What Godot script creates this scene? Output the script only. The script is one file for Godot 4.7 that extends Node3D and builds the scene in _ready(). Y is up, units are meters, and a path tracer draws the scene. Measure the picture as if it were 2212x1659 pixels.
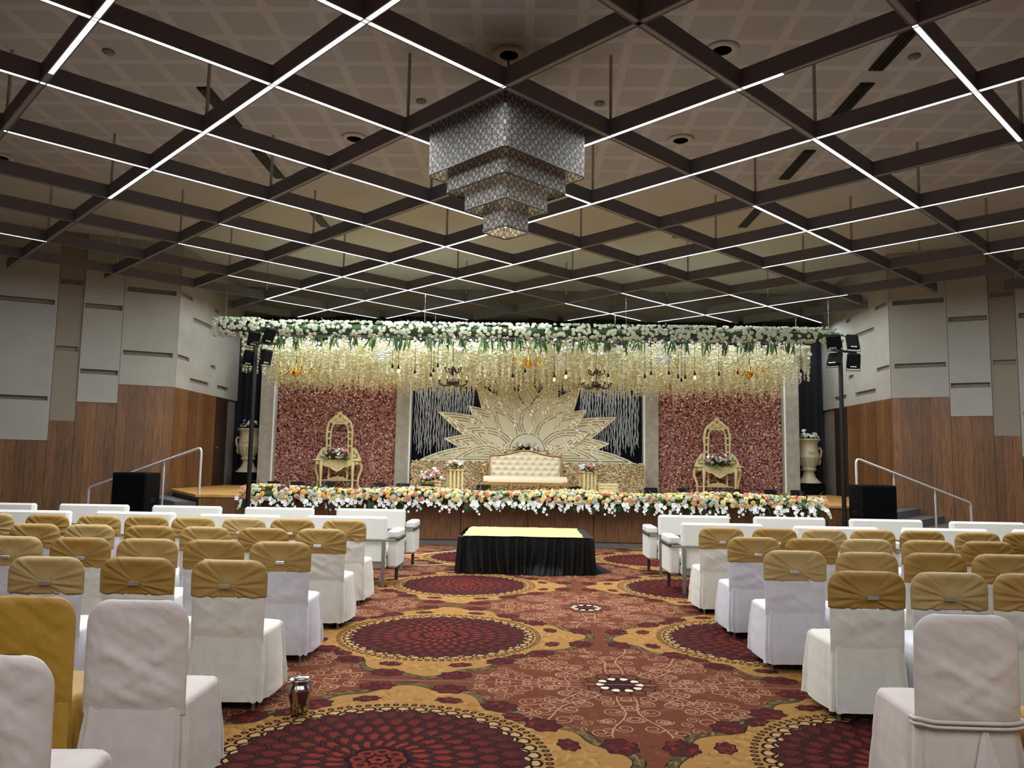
extends Node3D

# ------------------------------------------------------------------ constants measured from the place
const MID := 0.155          # x of the hall's centre line
const GRID_Y := 5.765       # underside of the ceiling grid
const GRID_S := 1.829       # spacing of the grid lines
const GRID_X := -0.265
const GRID_Z := -8.363
const CEIL_Y := 6.85
const STAGE_Y := 0.91
const STAGE_Z := -15.85
const FOLD_Z := -18.87
const FOLD_L := -8.45
const FOLD_R := 8.76
const SPLAY := 0.4538       # 26 degrees

var M := {}
var used := {}
var rng := RandomNumberGenerator.new()

# ------------------------------------------------------------------ mesh builder
class Shape:
	var st := SurfaceTool.new()
	var count := 0
	func _init(smooth := true):
		st.begin(Mesh.PRIMITIVE_TRIANGLES)
		st.set_smooth_group(0 if smooth else -1)
	func smooth(on: bool) -> void:
		st.set_smooth_group(0 if on else -1)
	func tri(a: Vector3, b: Vector3, c: Vector3) -> void:
		st.add_vertex(a); st.add_vertex(b); st.add_vertex(c)
		count += 1
	func quad(a: Vector3, b: Vector3, c: Vector3, d: Vector3) -> void:
		tri(a, b, c); tri(a, c, d)
	func tri_uv(a: Vector3, b: Vector3, c: Vector3, ua: Vector2, ub: Vector2, uc: Vector2) -> void:
		st.set_uv(ua); st.add_vertex(a); st.set_uv(ub); st.add_vertex(b); st.set_uv(uc); st.add_vertex(c)
		count += 1
	func quad_uv(a: Vector3, b: Vector3, c: Vector3, d: Vector3, ua: Vector2, ub: Vector2, uc: Vector2, ud: Vector2) -> void:
		tri_uv(a, b, c, ua, ub, uc); tri_uv(a, c, d, ua, uc, ud)
	# a box with chamfered vertical and horizontal edges
	func box(c: Vector3, s: Vector3, ch := 0.0, basis := Basis()) -> void:
		st.set_smooth_group(-1)
		var h := s / 2.0
		var k := minf(ch, minf(h.x, minf(h.y, h.z)) * 0.98)
		if k <= 0.0:
			var p := []
			for i in 8:
				p.append(c + basis * Vector3(h.x * (1 if i & 1 else -1), h.y * (1 if i & 2 else -1), h.z * (1 if i & 4 else -1)))
			quad(p[0], p[2], p[3], p[1]); quad(p[4], p[5], p[7], p[6])
			quad(p[0], p[4], p[6], p[2]); quad(p[1], p[3], p[7], p[5])
			quad(p[2], p[6], p[7], p[3]); quad(p[0], p[1], p[5], p[4])
			return
		var q := func(sx, sy, sz, ax):
			var e := [h.x, h.y, h.z]
			for i in 3:
				if i != ax:
					e[i] -= k
			return c + basis * Vector3(e[0] * sx, e[1] * sy, e[2] * sz)
		for s1 in [-1, 1]:
			var flip: bool = s1 < 0
			var a; var b; var d; var f
			a = q.call(s1, -1, -1, 0); b = q.call(s1, 1, -1, 0); d = q.call(s1, 1, 1, 0); f = q.call(s1, -1, 1, 0)
			if flip: quad(a, f, d, b)
			else: quad(a, b, d, f)
			a = q.call(-1, s1, -1, 1); b = q.call(-1, s1, 1, 1); d = q.call(1, s1, 1, 1); f = q.call(1, s1, -1, 1)
			if flip: quad(a, f, d, b)
			else: quad(a, b, d, f)
			a = q.call(-1, -1, s1, 2); b = q.call(1, -1, s1, 2); d = q.call(1, 1, s1, 2); f = q.call(-1, 1, s1, 2)
			if flip: quad(a, f, d, b)
			else: quad(a, b, d, f)
		for i in [-1, 1]:
			for j in [-1, 1]:
				var s0: bool = i * j > 0
				var a = q.call(i, j, -1, 0); var b = q.call(i, j, 1, 0); var d = q.call(i, j, 1, 1); var f = q.call(i, j, -1, 1)
				if s0: quad(a, f, d, b)
				else: quad(a, b, d, f)
				a = q.call(i, -1, j, 0); b = q.call(i, 1, j, 0); d = q.call(i, 1, j, 2); f = q.call(i, -1, j, 2)
				if s0: quad(a, b, d, f)
				else: quad(a, f, d, b)
				a = q.call(-1, i, j, 1); b = q.call(1, i, j, 1); d = q.call(1, i, j, 2); f = q.call(-1, i, j, 2)
				if s0: quad(a, f, d, b)
				else: quad(a, b, d, f)
				for l in [-1, 1]:
					var t1 = q.call(i, j, l, 0); var t2 = q.call(i, j, l, 1); var t3 = q.call(i, j, l, 2)
					if i * j * l > 0: tri(t1, t3, t2)
					else: tri(t1, t2, t3)
	func tube(pts: Array, radii, sides := 8, caps := true) -> void:
		st.set_smooth_group(1)
		var rings := []
		var n := pts.size()
		var up := Vector3.UP
		for i in n:
			var d: Vector3 = (pts[mini(i + 1, n - 1)] - pts[maxi(i - 1, 0)]).normalized()
			if i == 0 and absf(d.dot(up)) > 0.9:
				up = Vector3.RIGHT
			var x := d.cross(up).normalized()
			if x.length() < 0.5:
				x = d.cross(Vector3.BACK).normalized()
			var y := x.cross(d).normalized()
			up = y
			var r: float = radii[i] if radii is Array else radii
			var ring := []
			for s in sides:
				var a := TAU * s / sides
				ring.append(pts[i] + (x * cos(a) + y * sin(a)) * r)
			rings.append(ring)
		for i in n - 1:
			for s in sides:
				var t := (s + 1) % sides
				quad(rings[i][s], rings[i][t], rings[i + 1][t], rings[i + 1][s])
		if caps:
			st.set_smooth_group(-1)
			for s in range(1, sides - 1):
				tri(rings[0][0], rings[0][s + 1], rings[0][s])
				tri(rings[n - 1][0], rings[n - 1][s], rings[n - 1][s + 1])
	# profile: [radius, y] pairs from bottom to top
	func lathe(profile: Array, sides := 16, at := Vector3.ZERO, flute := 0.0, flutes := 0, basis := Basis()) -> void:
		st.set_smooth_group(2)
		var rings := []
		for p in profile:
			var ring := []
			for s in sides:
				var a := TAU * s / sides
				var r: float = p[0]
				if flutes > 0:
					r *= 1.0 - flute * (p[2] if p.size() > 2 else 0.0) * (0.5 + 0.5 * cos(a * flutes))
				ring.append(at + basis * Vector3(cos(a) * r, p[1], sin(a) * r))
			rings.append(ring)
		for i in rings.size() - 1:
			for s in sides:
				var t := (s + 1) % sides
				quad(rings[i][s], rings[i + 1][s], rings[i + 1][t], rings[i][t])
	# a flat outline (x, y) pushed out along z
	func plate(pts: PackedVector2Array, depth: float, at := Transform3D()) -> void:
		st.set_smooth_group(-1)
		var idx := Geometry2D.triangulate_polygon(pts)
		var f := depth / 2.0
		for i in range(0, idx.size(), 3):
			var a := pts[idx[i]]; var b := pts[idx[i + 1]]; var c := pts[idx[i + 2]]
			if (b - a).cross(c - a) > 0.0:
				var t := b
				b = c
				c = t
			tri(at * Vector3(a.x, a.y, f), at * Vector3(b.x, b.y, f), at * Vector3(c.x, c.y, f))
			tri(at * Vector3(a.x, a.y, -f), at * Vector3(c.x, c.y, -f), at * Vector3(b.x, b.y, -f))
		var n := pts.size()
		var cw := Geometry2D.is_polygon_clockwise(pts)
		for i in n:
			var a := pts[i]; var b := pts[(i + 1) % n]
			if cw: quad(at * Vector3(a.x, a.y, f), at * Vector3(a.x, a.y, -f), at * Vector3(b.x, b.y, -f), at * Vector3(b.x, b.y, f))
			else: quad(at * Vector3(a.x, a.y, f), at * Vector3(b.x, b.y, f), at * Vector3(b.x, b.y, -f), at * Vector3(a.x, a.y, -f))
	# a floor outline (x, z) pushed up from y0 to y1
	func slab(pts: Array, y0: float, y1: float) -> void:
		var p := PackedVector2Array()
		for q in pts:
			p.append(Vector2(q[0], -q[1]))
		plate(p, y1 - y0, Transform3D(Basis(Vector3.RIGHT, -PI / 2), Vector3(0, (y0 + y1) / 2.0, 0)))
	# a grid of points rows[i][j]
	func sheet(rows: Array, closed := false, group := 3) -> void:
		st.set_smooth_group(group)
		for i in rows.size() - 1:
			var n: int = rows[i].size()
			for j in (n if closed else n - 1):
				var k := (j + 1) % n
				quad(rows[i][j], rows[i + 1][j], rows[i + 1][k], rows[i][k])
	func ball(c: Vector3, r: Vector3, rings := 6, sides := 10, basis := Basis()) -> void:
		st.set_smooth_group(4)
		var rows := []
		for i in rings + 1:
			var a := PI * i / rings
			var row := []
			for j in sides:
				var b := TAU * j / sides
				row.append(c + basis * Vector3(sin(a) * cos(b) * r.x, -cos(a) * r.y, sin(a) * sin(b) * r.z))
			rows.append(row)
		sheet(rows, true, 4)
	func done() -> ArrayMesh:
		st.generate_normals()
		return st.commit()

# ------------------------------------------------------------------ naming and placing
func numbered(called: String) -> String:
	if not used.has(called):
		used[called] = 0
		return called
	used[called] += 1
	return "%s_%03d" % [called, used[called]]

func tag(o: Node3D, label: String, category: String, group := "") -> Node3D:
	o.set_meta("label", label)
	o.set_meta("category", category)
	if group:
		o.set_meta("group", group)
	return o

func thing(called: String, label: String, category: String, at := Vector3.ZERO, turn := 0.0, group := "") -> Node3D:
	var o := Node3D.new()
	o.name = numbered(called)
	add_child(o)
	o.position = at
	o.rotation.y = turn
	tag(o, label, category, group)
	return o

func part(called: String, s, m: Material, parent: Node, at := Vector3.ZERO, label := "") -> MeshInstance3D:
	var o := MeshInstance3D.new()
	o.mesh = s.done() if s is Shape else s
	o.material_override = m
	o.name = called
	o.position = at
	parent.add_child(o, true)
	if label:
		o.set_meta("label", label)
	return o

func struct(called: String, s, m: Material) -> MeshInstance3D:
	var o := part(called, s, m, self)
	o.set_meta("kind", "structure")
	return o

func struct_root(called: String) -> Node3D:
	var o := Node3D.new()
	o.name = called
	add_child(o)
	o.set_meta("kind", "structure")
	return o

func copy(root: Node3D, label: String, at: Vector3, turn := 0.0, size := 1.0) -> Node3D:
	var r: Node3D = root.duplicate()
	r.name = numbered(String(root.name).rstrip("0123456789_"))
	add_child(r)
	r.position = at
	r.rotation.y = turn
	r.scale = Vector3.ONE * size
	r.set_meta("label", label)
	return r

func multi(called: String, mesh: Mesh, m: Material, where: Array, tints: Array, parent: Node) -> MultiMeshInstance3D:
	var mm := MultiMesh.new()
	mm.transform_format = MultiMesh.TRANSFORM_3D
	mm.use_colors = tints.size() > 0
	mm.mesh = mesh
	mm.instance_count = where.size()
	for i in where.size():
		mm.set_instance_transform(i, where[i])
		if tints.size():
			mm.set_instance_color(i, tints[i])
	var o := MultiMeshInstance3D.new()
	o.multimesh = mm
	o.material_override = m
	o.name = called
	parent.add_child(o, true)
	o.set_meta("kind", "stuff")
	return o

# ------------------------------------------------------------------ materials
func noise_tex(freq: float, seed_: int, ramp: Array = [], size := 256, normal := false, bump := 4.0, octaves := 4, type := FastNoiseLite.TYPE_SIMPLEX_SMOOTH) -> NoiseTexture2D:
	var n := FastNoiseLite.new()
	n.seed = seed_
	n.frequency = freq
	n.noise_type = type
	n.fractal_octaves = octaves
	var t := NoiseTexture2D.new()
	t.width = size
	t.height = size
	t.seamless = true
	t.noise = n
	t.as_normal_map = normal
	t.bump_strength = bump
	if ramp.size():
		var g := Gradient.new()
		var off := PackedFloat32Array()
		var col := PackedColorArray()
		for r in ramp:
			off.append(r[0]); col.append(r[1])
		g.offsets = off
		g.colors = col
		t.color_ramp = g
	return t

func mat(c: Color, rough := 0.7, metal := 0.0) -> StandardMaterial3D:
	var m := StandardMaterial3D.new()
	m.albedo_color = c
	m.roughness = rough
	m.metallic = metal
	return m

func tri(m: StandardMaterial3D, scale_: Vector3, world := false) -> StandardMaterial3D:
	m.uv1_triplanar = true
	m.uv1_world_triplanar = world
	m.uv1_scale = scale_
	return m

func grain(m: StandardMaterial3D, t: Texture2D, strength: float) -> StandardMaterial3D:
	m.normal_enabled = true
	m.normal_texture = t
	m.normal_scale = strength
	return m

func cloth(c: Color, rough := 0.75, sheen := 0.15) -> StandardMaterial3D:
	var m := mat(c, rough)
	m.rim_enabled = sheen > 0.0
	m.rim = sheen
	m.rim_tint = 0.5
	tri(m, Vector3(3, 3, 3))
	m.albedo_texture = M.cloth_tone
	grain(m, M.cloth_bump, 0.1)
	return m

func make_materials() -> void:
	M.cloth_tone = noise_tex(0.012, 5, [[0.0, Color(0.955, 0.955, 0.95)], [1.0, Color(1, 1, 1)]], 256)
	M.cloth_bump = noise_tex(0.02, 9, [], 256, true, 5.0, 5)
	var wood := noise_tex(0.03, 21, [[0.2, Color(0.37, 0.24, 0.135)], [0.42, Color(0.46, 0.31, 0.18)], [0.58, Color(0.535, 0.37, 0.215)], [0.8, Color(0.41, 0.27, 0.155)]], 512, false, 4.0, 5)
	M.planks = []
	for k in [1.0, 0.93, 1.07, 0.89, 0.97]:
		var m := mat(Color(0.88 * k, 0.88 * k, 0.85 * k), 0.45)
		m.albedo_texture = wood
		tri(m, Vector3(1.3, 0.07, 1.3), true)
		M.planks.append(m)
	M.stage_wood = mat(Color(0.88, 0.88, 0.85), 0.5)
	M.stage_wood.albedo_texture = wood
	tri(M.stage_wood, Vector3(1.3, 0.09, 1.3), true)
	M.parquet = mat(Color(0.8, 0.66, 0.42), 0.45)
	M.parquet.albedo_texture = noise_tex(0.02, 31, [[0.0, Color(0.75, 0.66, 0.52)], [1.0, Color(1, 0.96, 0.88)]], 256)
	tri(M.parquet, Vector3(0.25, 1, 4.0), true)
	M.dark_wood = mat(Color(0.2, 0.13, 0.1), 0.45)
	M.wall_white = mat(Color(0.61, 0.6, 0.57), 0.85)
	M.wall_white.albedo_texture = noise_tex(0.01, 3, [[0.0, Color(0.94, 0.94, 0.93)], [1.0, Color(1, 1, 1)]])
	tri(M.wall_white, Vector3(0.4, 0.4, 0.4), true)
	M.wall_beige = mat(Color(0.5, 0.47, 0.41), 0.85)
	M.slot_back = mat(Color(0.46, 0.43, 0.39), 0.85)
	M.wall_plain = mat(Color(0.5, 0.46, 0.42), 0.85)
	M.ceiling_plain = mat(Color(0.7, 0.71, 0.7), 0.9)
	M.beam = mat(Color(0.36, 0.35, 0.37), 0.6)
	M.channel = mat(Color(0.5, 0.5, 0.51), 0.5)
	M.led = mat(Color(1, 1, 1), 0.5)
	M.led.emission_enabled = true
	M.led.emission = Color(0.97, 0.99, 1.0)
	M.led.emission_energy_multiplier = 3.0
	M.rod = mat(Color(0.62, 0.61, 0.6), 0.6)
	M.white_plastic = mat(Color(0.74, 0.73, 0.7), 0.5)
	M.black = mat(Color(0.03, 0.03, 0.032), 0.7)
	M.black.metallic_specular = 0.2
	M.black_metal = mat(Color(0.05, 0.05, 0.055), 0.4, 0.3)
	M.grille = mat(Color(0.03, 0.03, 0.033), 0.9)
	M.grille.metallic_specular = 0.15
	M.navy = cloth(Color(0.032, 0.042, 0.085), 0.9, 0.0)
	M.steel = mat(Color(0.82, 0.82, 0.82), 0.38, 0.7)
	M.steel_jug = mat(Color(0.66, 0.64, 0.62), 0.16, 1.0)
	M.stone = mat(Color(0.35, 0.35, 0.35), 0.7)
	M.skirting = mat(Color(0.36, 0.36, 0.35), 0.6)
	M.white_cover = cloth(Color(0.85, 0.84, 0.8))
	M.cool_cover = cloth(Color(0.83, 0.82, 0.85), 0.6)
	M.beige_cover = cloth(Color(0.79, 0.75, 0.72), 0.65)
	M.gold_cover = cloth(Color(0.66, 0.5, 0.15), 0.6, 0.1)
	M.sash_gold = cloth(Color(0.66, 0.53, 0.28), 0.6, 0.1)
	M.sash_deep = cloth(Color(0.61, 0.47, 0.2), 0.6, 0.1)
	M.sash_pale = cloth(Color(0.69, 0.585, 0.37), 0.6, 0.1)
	M.silver = mat(Color(0.75, 0.75, 0.75), 0.35, 0.7)
	M.leather = mat(Color(0.86, 0.86, 0.83), 0.5)
	grain(tri(M.leather, Vector3(4, 4, 4)), M.cloth_bump, 0.25)
	M.sofa_leg = mat(Color(0.5, 0.5, 0.48), 0.4, 0.6)
	M.arm_wood = mat(Color(0.25, 0.2, 0.18), 0.5)
	M.black_satin = cloth(Color(0.06, 0.055, 0.05), 0.55, 0.0)
	M.black_satin.metallic_specular = 0.3
	M.yellow_cloth = cloth(Color(0.82, 0.73, 0.45), 0.75, 0.0)
	M.cream_lacquer = mat(Color(0.8, 0.76, 0.56), 0.4)
	M.cream_board = mat(Color(0.86, 0.84, 0.72), 0.45)
	M.gold_metal = mat(Color(0.85, 0.66, 0.28), 0.2, 1.0)
	M.gold_mirror = mat(Color(0.95, 0.88, 0.66), 0.12, 1.0)
	M.bronze = mat(Color(0.2, 0.15, 0.11), 0.4, 0.6)
	M.gold_frame = mat(Color(0.62, 0.48, 0.24), 0.4, 0.3)
	M.tuft = cloth(Color(0.78, 0.74, 0.63), 0.55)
	M.urn = mat(Color(0.74, 0.7, 0.58), 0.35)
	M.column = mat(Color(0.66, 0.65, 0.6), 0.7)
	M.column.albedo_texture = noise_tex(0.02, 44, [[0.0, Color(0.86, 0.86, 0.86)], [1.0, Color(1, 1, 1)]])
	tri(M.column, Vector3(0.8, 0.8, 0.8), true)
	M.fringe = mat(Color(0.74, 0.75, 0.76), 0.9)
	M.leaf = mat(Color(0.13, 0.25, 0.09), 0.6)
	M.leaf_light = mat(Color(0.33, 0.5, 0.2), 0.6)
	M.rose_white = mat(Color(0.78, 0.8, 0.72), 0.7)
	M.rose_cream = mat(Color(0.95, 0.9, 0.66), 0.7)
	M.rose_peach = mat(Color(0.92, 0.72, 0.42), 0.7)
	M.rose_pink = mat(Color(0.86, 0.57, 0.5), 0.7)
	M.blossom_white = mat(Color(0.9, 0.91, 0.89), 0.7)
	M.strand_cream = mat(Color(0.83, 0.81, 0.65), 0.8)
	M.strand_white = mat(Color(0.87, 0.88, 0.78), 0.8)
	for k in ["strand_cream", "strand_white", "rose_white", "rose_cream", "blossom_white"]:
		M[k].backlight_enabled = true
		M[k].backlight = Color(0.2, 0.2, 0.17)
	M.petals = mat(Color(1, 1, 1), 0.8)
	M.petals.vertex_color_use_as_albedo = true
	M.pink_board = mat(Color(0.42, 0.2, 0.2), 0.9)
	M.cream_back = mat(Color(0.55, 0.5, 0.36), 0.9)
	M.lilac = mat(Color(0.72, 0.6, 0.61), 0.7)
	M.clear = mat(Color(0.95, 0.97, 1.0, 0.1), 0.05)
	M.clear.transparency = BaseMaterial3D.TRANSPARENCY_ALPHA
	M.bulb_lit = mat(Color(1, 0.95, 0.8), 0.3)
	M.bulb_lit.emission_enabled = true
	M.bulb_lit.emission = Color(1.0, 0.86, 0.55)
	M.bulb_lit.emission_energy_multiplier = 2.5
	M.cable = mat(Color(0.8, 0.77, 0.7), 0.6)
	M.candle = mat(Color(0.85, 0.8, 0.6), 0.6)

# ------------------------------------------------------------------ carpet print
func fill_poly(im: Image, pts: PackedVector2Array, c: Color) -> void:
	var w := im.get_width()
	var h := im.get_height()
	var y0 := 1e9
	var y1 := -1e9
	for p in pts:
		y0 = minf(y0, p.y)
		y1 = maxf(y1, p.y)
	var n := pts.size()
	for y in range(int(ceil(y0 - 0.5)), int(floor(y1 - 0.5)) + 1):
		var yc := y + 0.5
		var xs := []
		for i in n:
			var a := pts[i]
			var b := pts[(i + 1) % n]
			if (a.y <= yc) != (b.y <= yc):
				xs.append(a.x + (yc - a.y) / (b.y - a.y) * (b.x - a.x))
		xs.sort()
		for k in range(0, xs.size() - 1, 2):
			var xa := int(round(xs[k]))
			var xb := int(round(xs[k + 1]))
			if xb <= xa:
				continue
			var yy := posmod(y, h)
			var len_ := xb - xa
			xa = posmod(xa, w)
			if xa + len_ <= w:
				im.fill_rect(Rect2i(xa, yy, len_, 1), c)
			else:
				im.fill_rect(Rect2i(xa, yy, w - xa, 1), c)
				im.fill_rect(Rect2i(0, yy, len_ - (w - xa), 1), c)

func stroke(im: Image, pts: Array, wide: float, c: Color) -> void:
	for i in pts.size() - 1:
		var a: Vector2 = pts[i]
		var b: Vector2 = pts[i + 1]
		var d := (b - a).normalized() * wide * 0.5
		var s := Vector2(-d.y, d.x)
		fill_poly(im, PackedVector2Array([a + s - d * 0.4, b + s + d * 0.4, b - s + d * 0.4, a - s - d * 0.4]), c)

func oval(c: Vector2, rx: float, ry: float, wob := 0.0, lobes := 0, turn := 0.0, n := 40) -> PackedVector2Array:
	var p := PackedVector2Array()
	for i in n:
		var a := TAU * i / n
		var k := 1.0 + wob * cos(a * lobes)
		p.append(c + Vector2(cos(a) * rx * k, sin(a) * ry * k).rotated(turn))
	return p

func petal2(c: Vector2, a: float, r0: float, r1: float, wide: float) -> PackedVector2Array:
	var p := PackedVector2Array()
	var d := Vector2.from_angle(a)
	var s := Vector2(-d.y, d.x)
	for sgn in [1, -1]:
		for i in 7:
			var t := i / 6.0 if sgn == 1 else 1.0 - i / 6.0
			p.append(c + d * lerpf(r0, r1, t) + s * sgn * wide * sqrt(maxf(0.0, sin(PI * clampf(pow(t, 1.5) * 0.97 + 0.03, 0, 1)))))
	return p

func spiral(im: Image, at: Vector2, ang: float, r: float, hand: float, wide: float, c: Color, turns := 1.3) -> void:
	# a scroll that starts at AT going towards ANG and curls up
	var pts := []
	var p := at
	var a := ang
	var n := 26
	for i in n:
		pts.append(p)
		var t := float(i) / n
		var rad := r * lerpf(1.0, 0.28, t)
		p += Vector2.from_angle(a) * (TAU * turns * r * 0.6 / n)
		a += hand * TAU * turns * r * 0.6 / n / rad
	stroke(im, pts, wide, c)

func carpet_image() -> Image:
	var S := 2048
	var px := S / 3.0                     # pixels per metre across
	var im := Image.create(S, S, false, Image.FORMAT_RGB8)
	var rust := Color(0.37, 0.205, 0.145)
	var tan := Color(0.56, 0.415, 0.23)
	var tan2 := Color(0.62, 0.48, 0.29)
	var tan3 := Color(0.5, 0.35, 0.18)
	var olive := Color(0.26, 0.22, 0.14)
	var maroon := Color(0.265, 0.115, 0.11)
	var wine := Color(0.205, 0.09, 0.098)
	var red := Color(0.46, 0.165, 0.12)
	var dark := Color(0.1, 0.07, 0.065)
	var cream := Color(0.62, 0.48, 0.37)
	var beige := Color(0.82, 0.76, 0.66)
	im.fill(rust)
	var r := RandomNumberGenerator.new()
	r.seed = 77
	for i in 900:
		var c := Vector2(r.randf() * S, r.randf() * S)
		fill_poly(im, oval(c, r.randf_range(8, 40), r.randf_range(4, 18), 0.2, 3, r.randf() * 3.0, 12), rust.lerp(Color(0.45, 0.26, 0.19) if r.randf() < 0.5 else Color(0.34, 0.18, 0.13), 0.6))
	var mid := Vector2(S * 0.5, S * 0.5)
	# scrolls over the ground, in four mirrored quarters round the tile's corner
	for q in 4:
		var fx := 1.0 if q & 1 else -1.0
		var fy := 1.0 if q & 2 else -1.0
		var flip := Vector2(fx, fy)
		var hand := fx * fy
		var rr := RandomNumberGenerator.new()
		rr.seed = 5
		for k in 4:
			var a := PI / 2 * (k + 0.5) / 4.0
			var p := Vector2.from_angle(a) * 200.0
			var bend := 0.07 if k % 2 else -0.07
			var pts := []
			for i in 34:
				pts.append(p * flip)
				p += Vector2.from_angle(a) * 17.0
				a += bend * cos(i * 0.22)
			stroke(im, pts, 7.0, cream)
			for i in range(3, 33, 4):
				var d: Vector2 = (pts[i + 1] - pts[i]).normalized()
				var sg := hand * (1.0 if i % 8 < 4 else -1.0)
				spiral(im, pts[i], d.angle() + 0.6 * sg, rr.randf_range(40, 58), sg, 5.5, cream, 1.5)
		for gx in 6:
			for gy in 6:
				var b := Vector2((gx + rr.randf()) * 120.0, (gy + rr.randf()) * 115.0)
				var an := rr.randf() * TAU
				var sg := 1.0 if rr.randf() < 0.5 else -1.0
				if b.length() > 190.0:
					spiral(im, b * flip, (Vector2.from_angle(an) * flip).angle(), rr.randf_range(26, 42), sg * hand, 4.5, cream, 1.5)
	# flower with pale petals on the corner
	for k in 12:
		fill_poly(im, oval(Vector2.from_angle(TAU * k / 12) * 150.0, 40, 40, 0.1, 5, k), dark)
		fill_poly(im, oval(Vector2.from_angle(TAU * k / 12) * 150.0, 32, 32, 0.1, 5, k), rust)
	fill_poly(im, oval(Vector2.ZERO, 105, 105, 0.08, 12), wine)
	for k in 10:
		fill_poly(im, petal2(Vector2.ZERO, TAU * k / 10, 62, 128, 30), dark)
		fill_poly(im, petal2(Vector2.ZERO, TAU * k / 10, 78, 122, 22), beige)
	# scalloped gold field round the medallion, edged by an olive vine
	var edge := func(ext: float) -> PackedVector2Array:
		var p := PackedVector2Array()
		for i in 240:
			var a := TAU * i / 240
			var rad := px * (1.23 + 0.17 * cos(4.0 * a) + 0.045 * cos(16.0 * a + 0.8)) + ext
			p.append(mid + Vector2.from_angle(a) * rad)
		return p
	fill_poly(im, edge.call(14.0), dark)
	fill_poly(im, edge.call(8.0), olive)
	for i in 700:
		var a := r.randf() * TAU
		var rad := px * (1.23 + 0.17 * cos(4.0 * a) + 0.045 * cos(16.0 * a + 0.8)) + r.randf_range(-34, 8)
		fill_poly(im, oval(mid + Vector2.from_angle(a) * rad, 20, 7, 0.2, 3, a + 1.2 + r.randf(), 10), olive.lerp(Color(0.44, 0.38, 0.25), r.randf()))
	fill_poly(im, edge.call(-36.0), dark)
	fill_poly(im, edge.call(-41.0), tan)
	for i in 1500:
		var a := r.randf() * TAU
		var rad := px * r.randf_range(0.85, 1.1 + 0.14 * cos(4.0 * a))
		fill_poly(im, oval(mid + Vector2.from_angle(a) * rad, r.randf_range(8, 38), r.randf_range(4, 13), 0.25, 3, r.randf() * 3.0, 12), tan.lerp([tan2, tan3][r.randi() % 2], r.randf()))
	# roses on the edge and inside the field
	var rose := func(c: Vector2, rx: float, ry: float, turn: float, inner: Color) -> void:
		fill_poly(im, oval(c, rx, ry, 0.1, 7, turn), dark)
		fill_poly(im, oval(c, rx - 5, ry - 5, 0.1, 7, turn), maroon)
		for k in 22:
			var o := Vector2(r.randf_range(-0.75, 0.75) * rx, r.randf_range(-0.7, 0.7) * ry)
			if Vector2(o.x / rx, o.y / ry).length() < 0.8:
				fill_poly(im, oval(c + o.rotated(turn), rx * 0.22, ry * 0.1, 0.2, 3, r.randf() * 3.0, 10), [inner, wine, maroon][r.randi() % 3])
	for k in 16:
		var a := TAU * (k + 0.5) / 16
		var rad := px * (1.23 + 0.17 * cos(4.0 * a)) + (14.0 if k % 2 else -14.0)
		rose.call(mid + Vector2.from_angle(a) * rad, 88, 72, a + PI / 2, Color(0.42, 0.14, 0.11))
	for k in 12:
		var a := TAU * (k + 0.5) / 12
		rose.call(mid + Vector2.from_angle(a) * px * (1.07 + 0.03 * cos(4.0 * a)), 66, 44, a + PI / 2, red)
	# medallion
	var R := px * 0.93
	for k in 96:
		var a := TAU * k / 96
		fill_poly(im, oval(mid + Vector2.from_angle(a) * R, 17, 14, 0.0, 0, a), dark)
		fill_poly(im, oval(mid + Vector2.from_angle(a) * R, 8, 5, 0.0, 0, a), tan3)
	for ring in 2:
		for k in 48:
			var a := TAU * (k + 0.5 * ring) / 48
			var rr := R - 22 - ring * 36
			fill_poly(im, petal2(mid, a, rr - 62, rr, 34), dark)
			fill_poly(im, petal2(mid, a, rr - 56, rr - 12, 24), tan2.lerp(beige, 0.12))
	var rad2 := R - 62.0
	fill_poly(im, oval(mid, rad2 - 34, rad2 - 34), wine)
	var ring_n := [38, 34, 30, 26, 22, 16]
	for i in ring_n.size():
		var n: int = ring_n[i]
		var r1 := rad2 * (1.0 - i * 0.148)
		var r0 := r1 - rad2 * 0.38
		var w := TAU * r1 / n * 0.6
		var tone := clampf(i / 4.0, 0.0, 1.0)
		for k in n:
			var a := TAU * (k + 0.5 * (i % 2)) / n
			fill_poly(im, petal2(mid, a, r0, r1, w), dark)
			fill_poly(im, petal2(mid, a, r0 + 6, r1 - 6, w * 0.9), wine.lerp(maroon, 0.4 + r.randf() * 0.3))
			fill_poly(im, petal2(mid, a, r0 + 8, r1 - 22, w * 0.74), dark.lerp(wine, 0.35))
			fill_poly(im, petal2(mid, a, r0 + 10, r1 - 27, w * 0.66), maroon)
			fill_poly(im, petal2(mid, a, r1 - rad2 * 0.24, r1 - 40, w * 0.42), maroon.lerp(red, 0.15 + 0.85 * tone))
	fill_poly(im, oval(mid, 118, 118, 0.1, 8), dark)
	for k in 8:
		fill_poly(im, petal2(mid, TAU * k / 8, 44, 108, 34), red.lerp(maroon, 0.2))
		fill_poly(im, petal2(mid, TAU * k / 8, 60, 92, 16), wine)
	fill_poly(im, oval(mid, 46, 46, 0.1, 6), dark)
	fill_poly(im, oval(mid, 34, 34, 0.15, 6), red)
	fill_poly(im, oval(mid, 12, 12), dark)
	# woven seam between two widths of carpet
	for i in 64:
		im.fill_rect(Rect2i(i * 32, S - 3, 30, 3), Color(0.62, 0.48, 0.4))
		im.fill_rect(Rect2i(i * 32 + 2, 0, 29, 2), Color(0.6, 0.44, 0.36))
	return im

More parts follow.
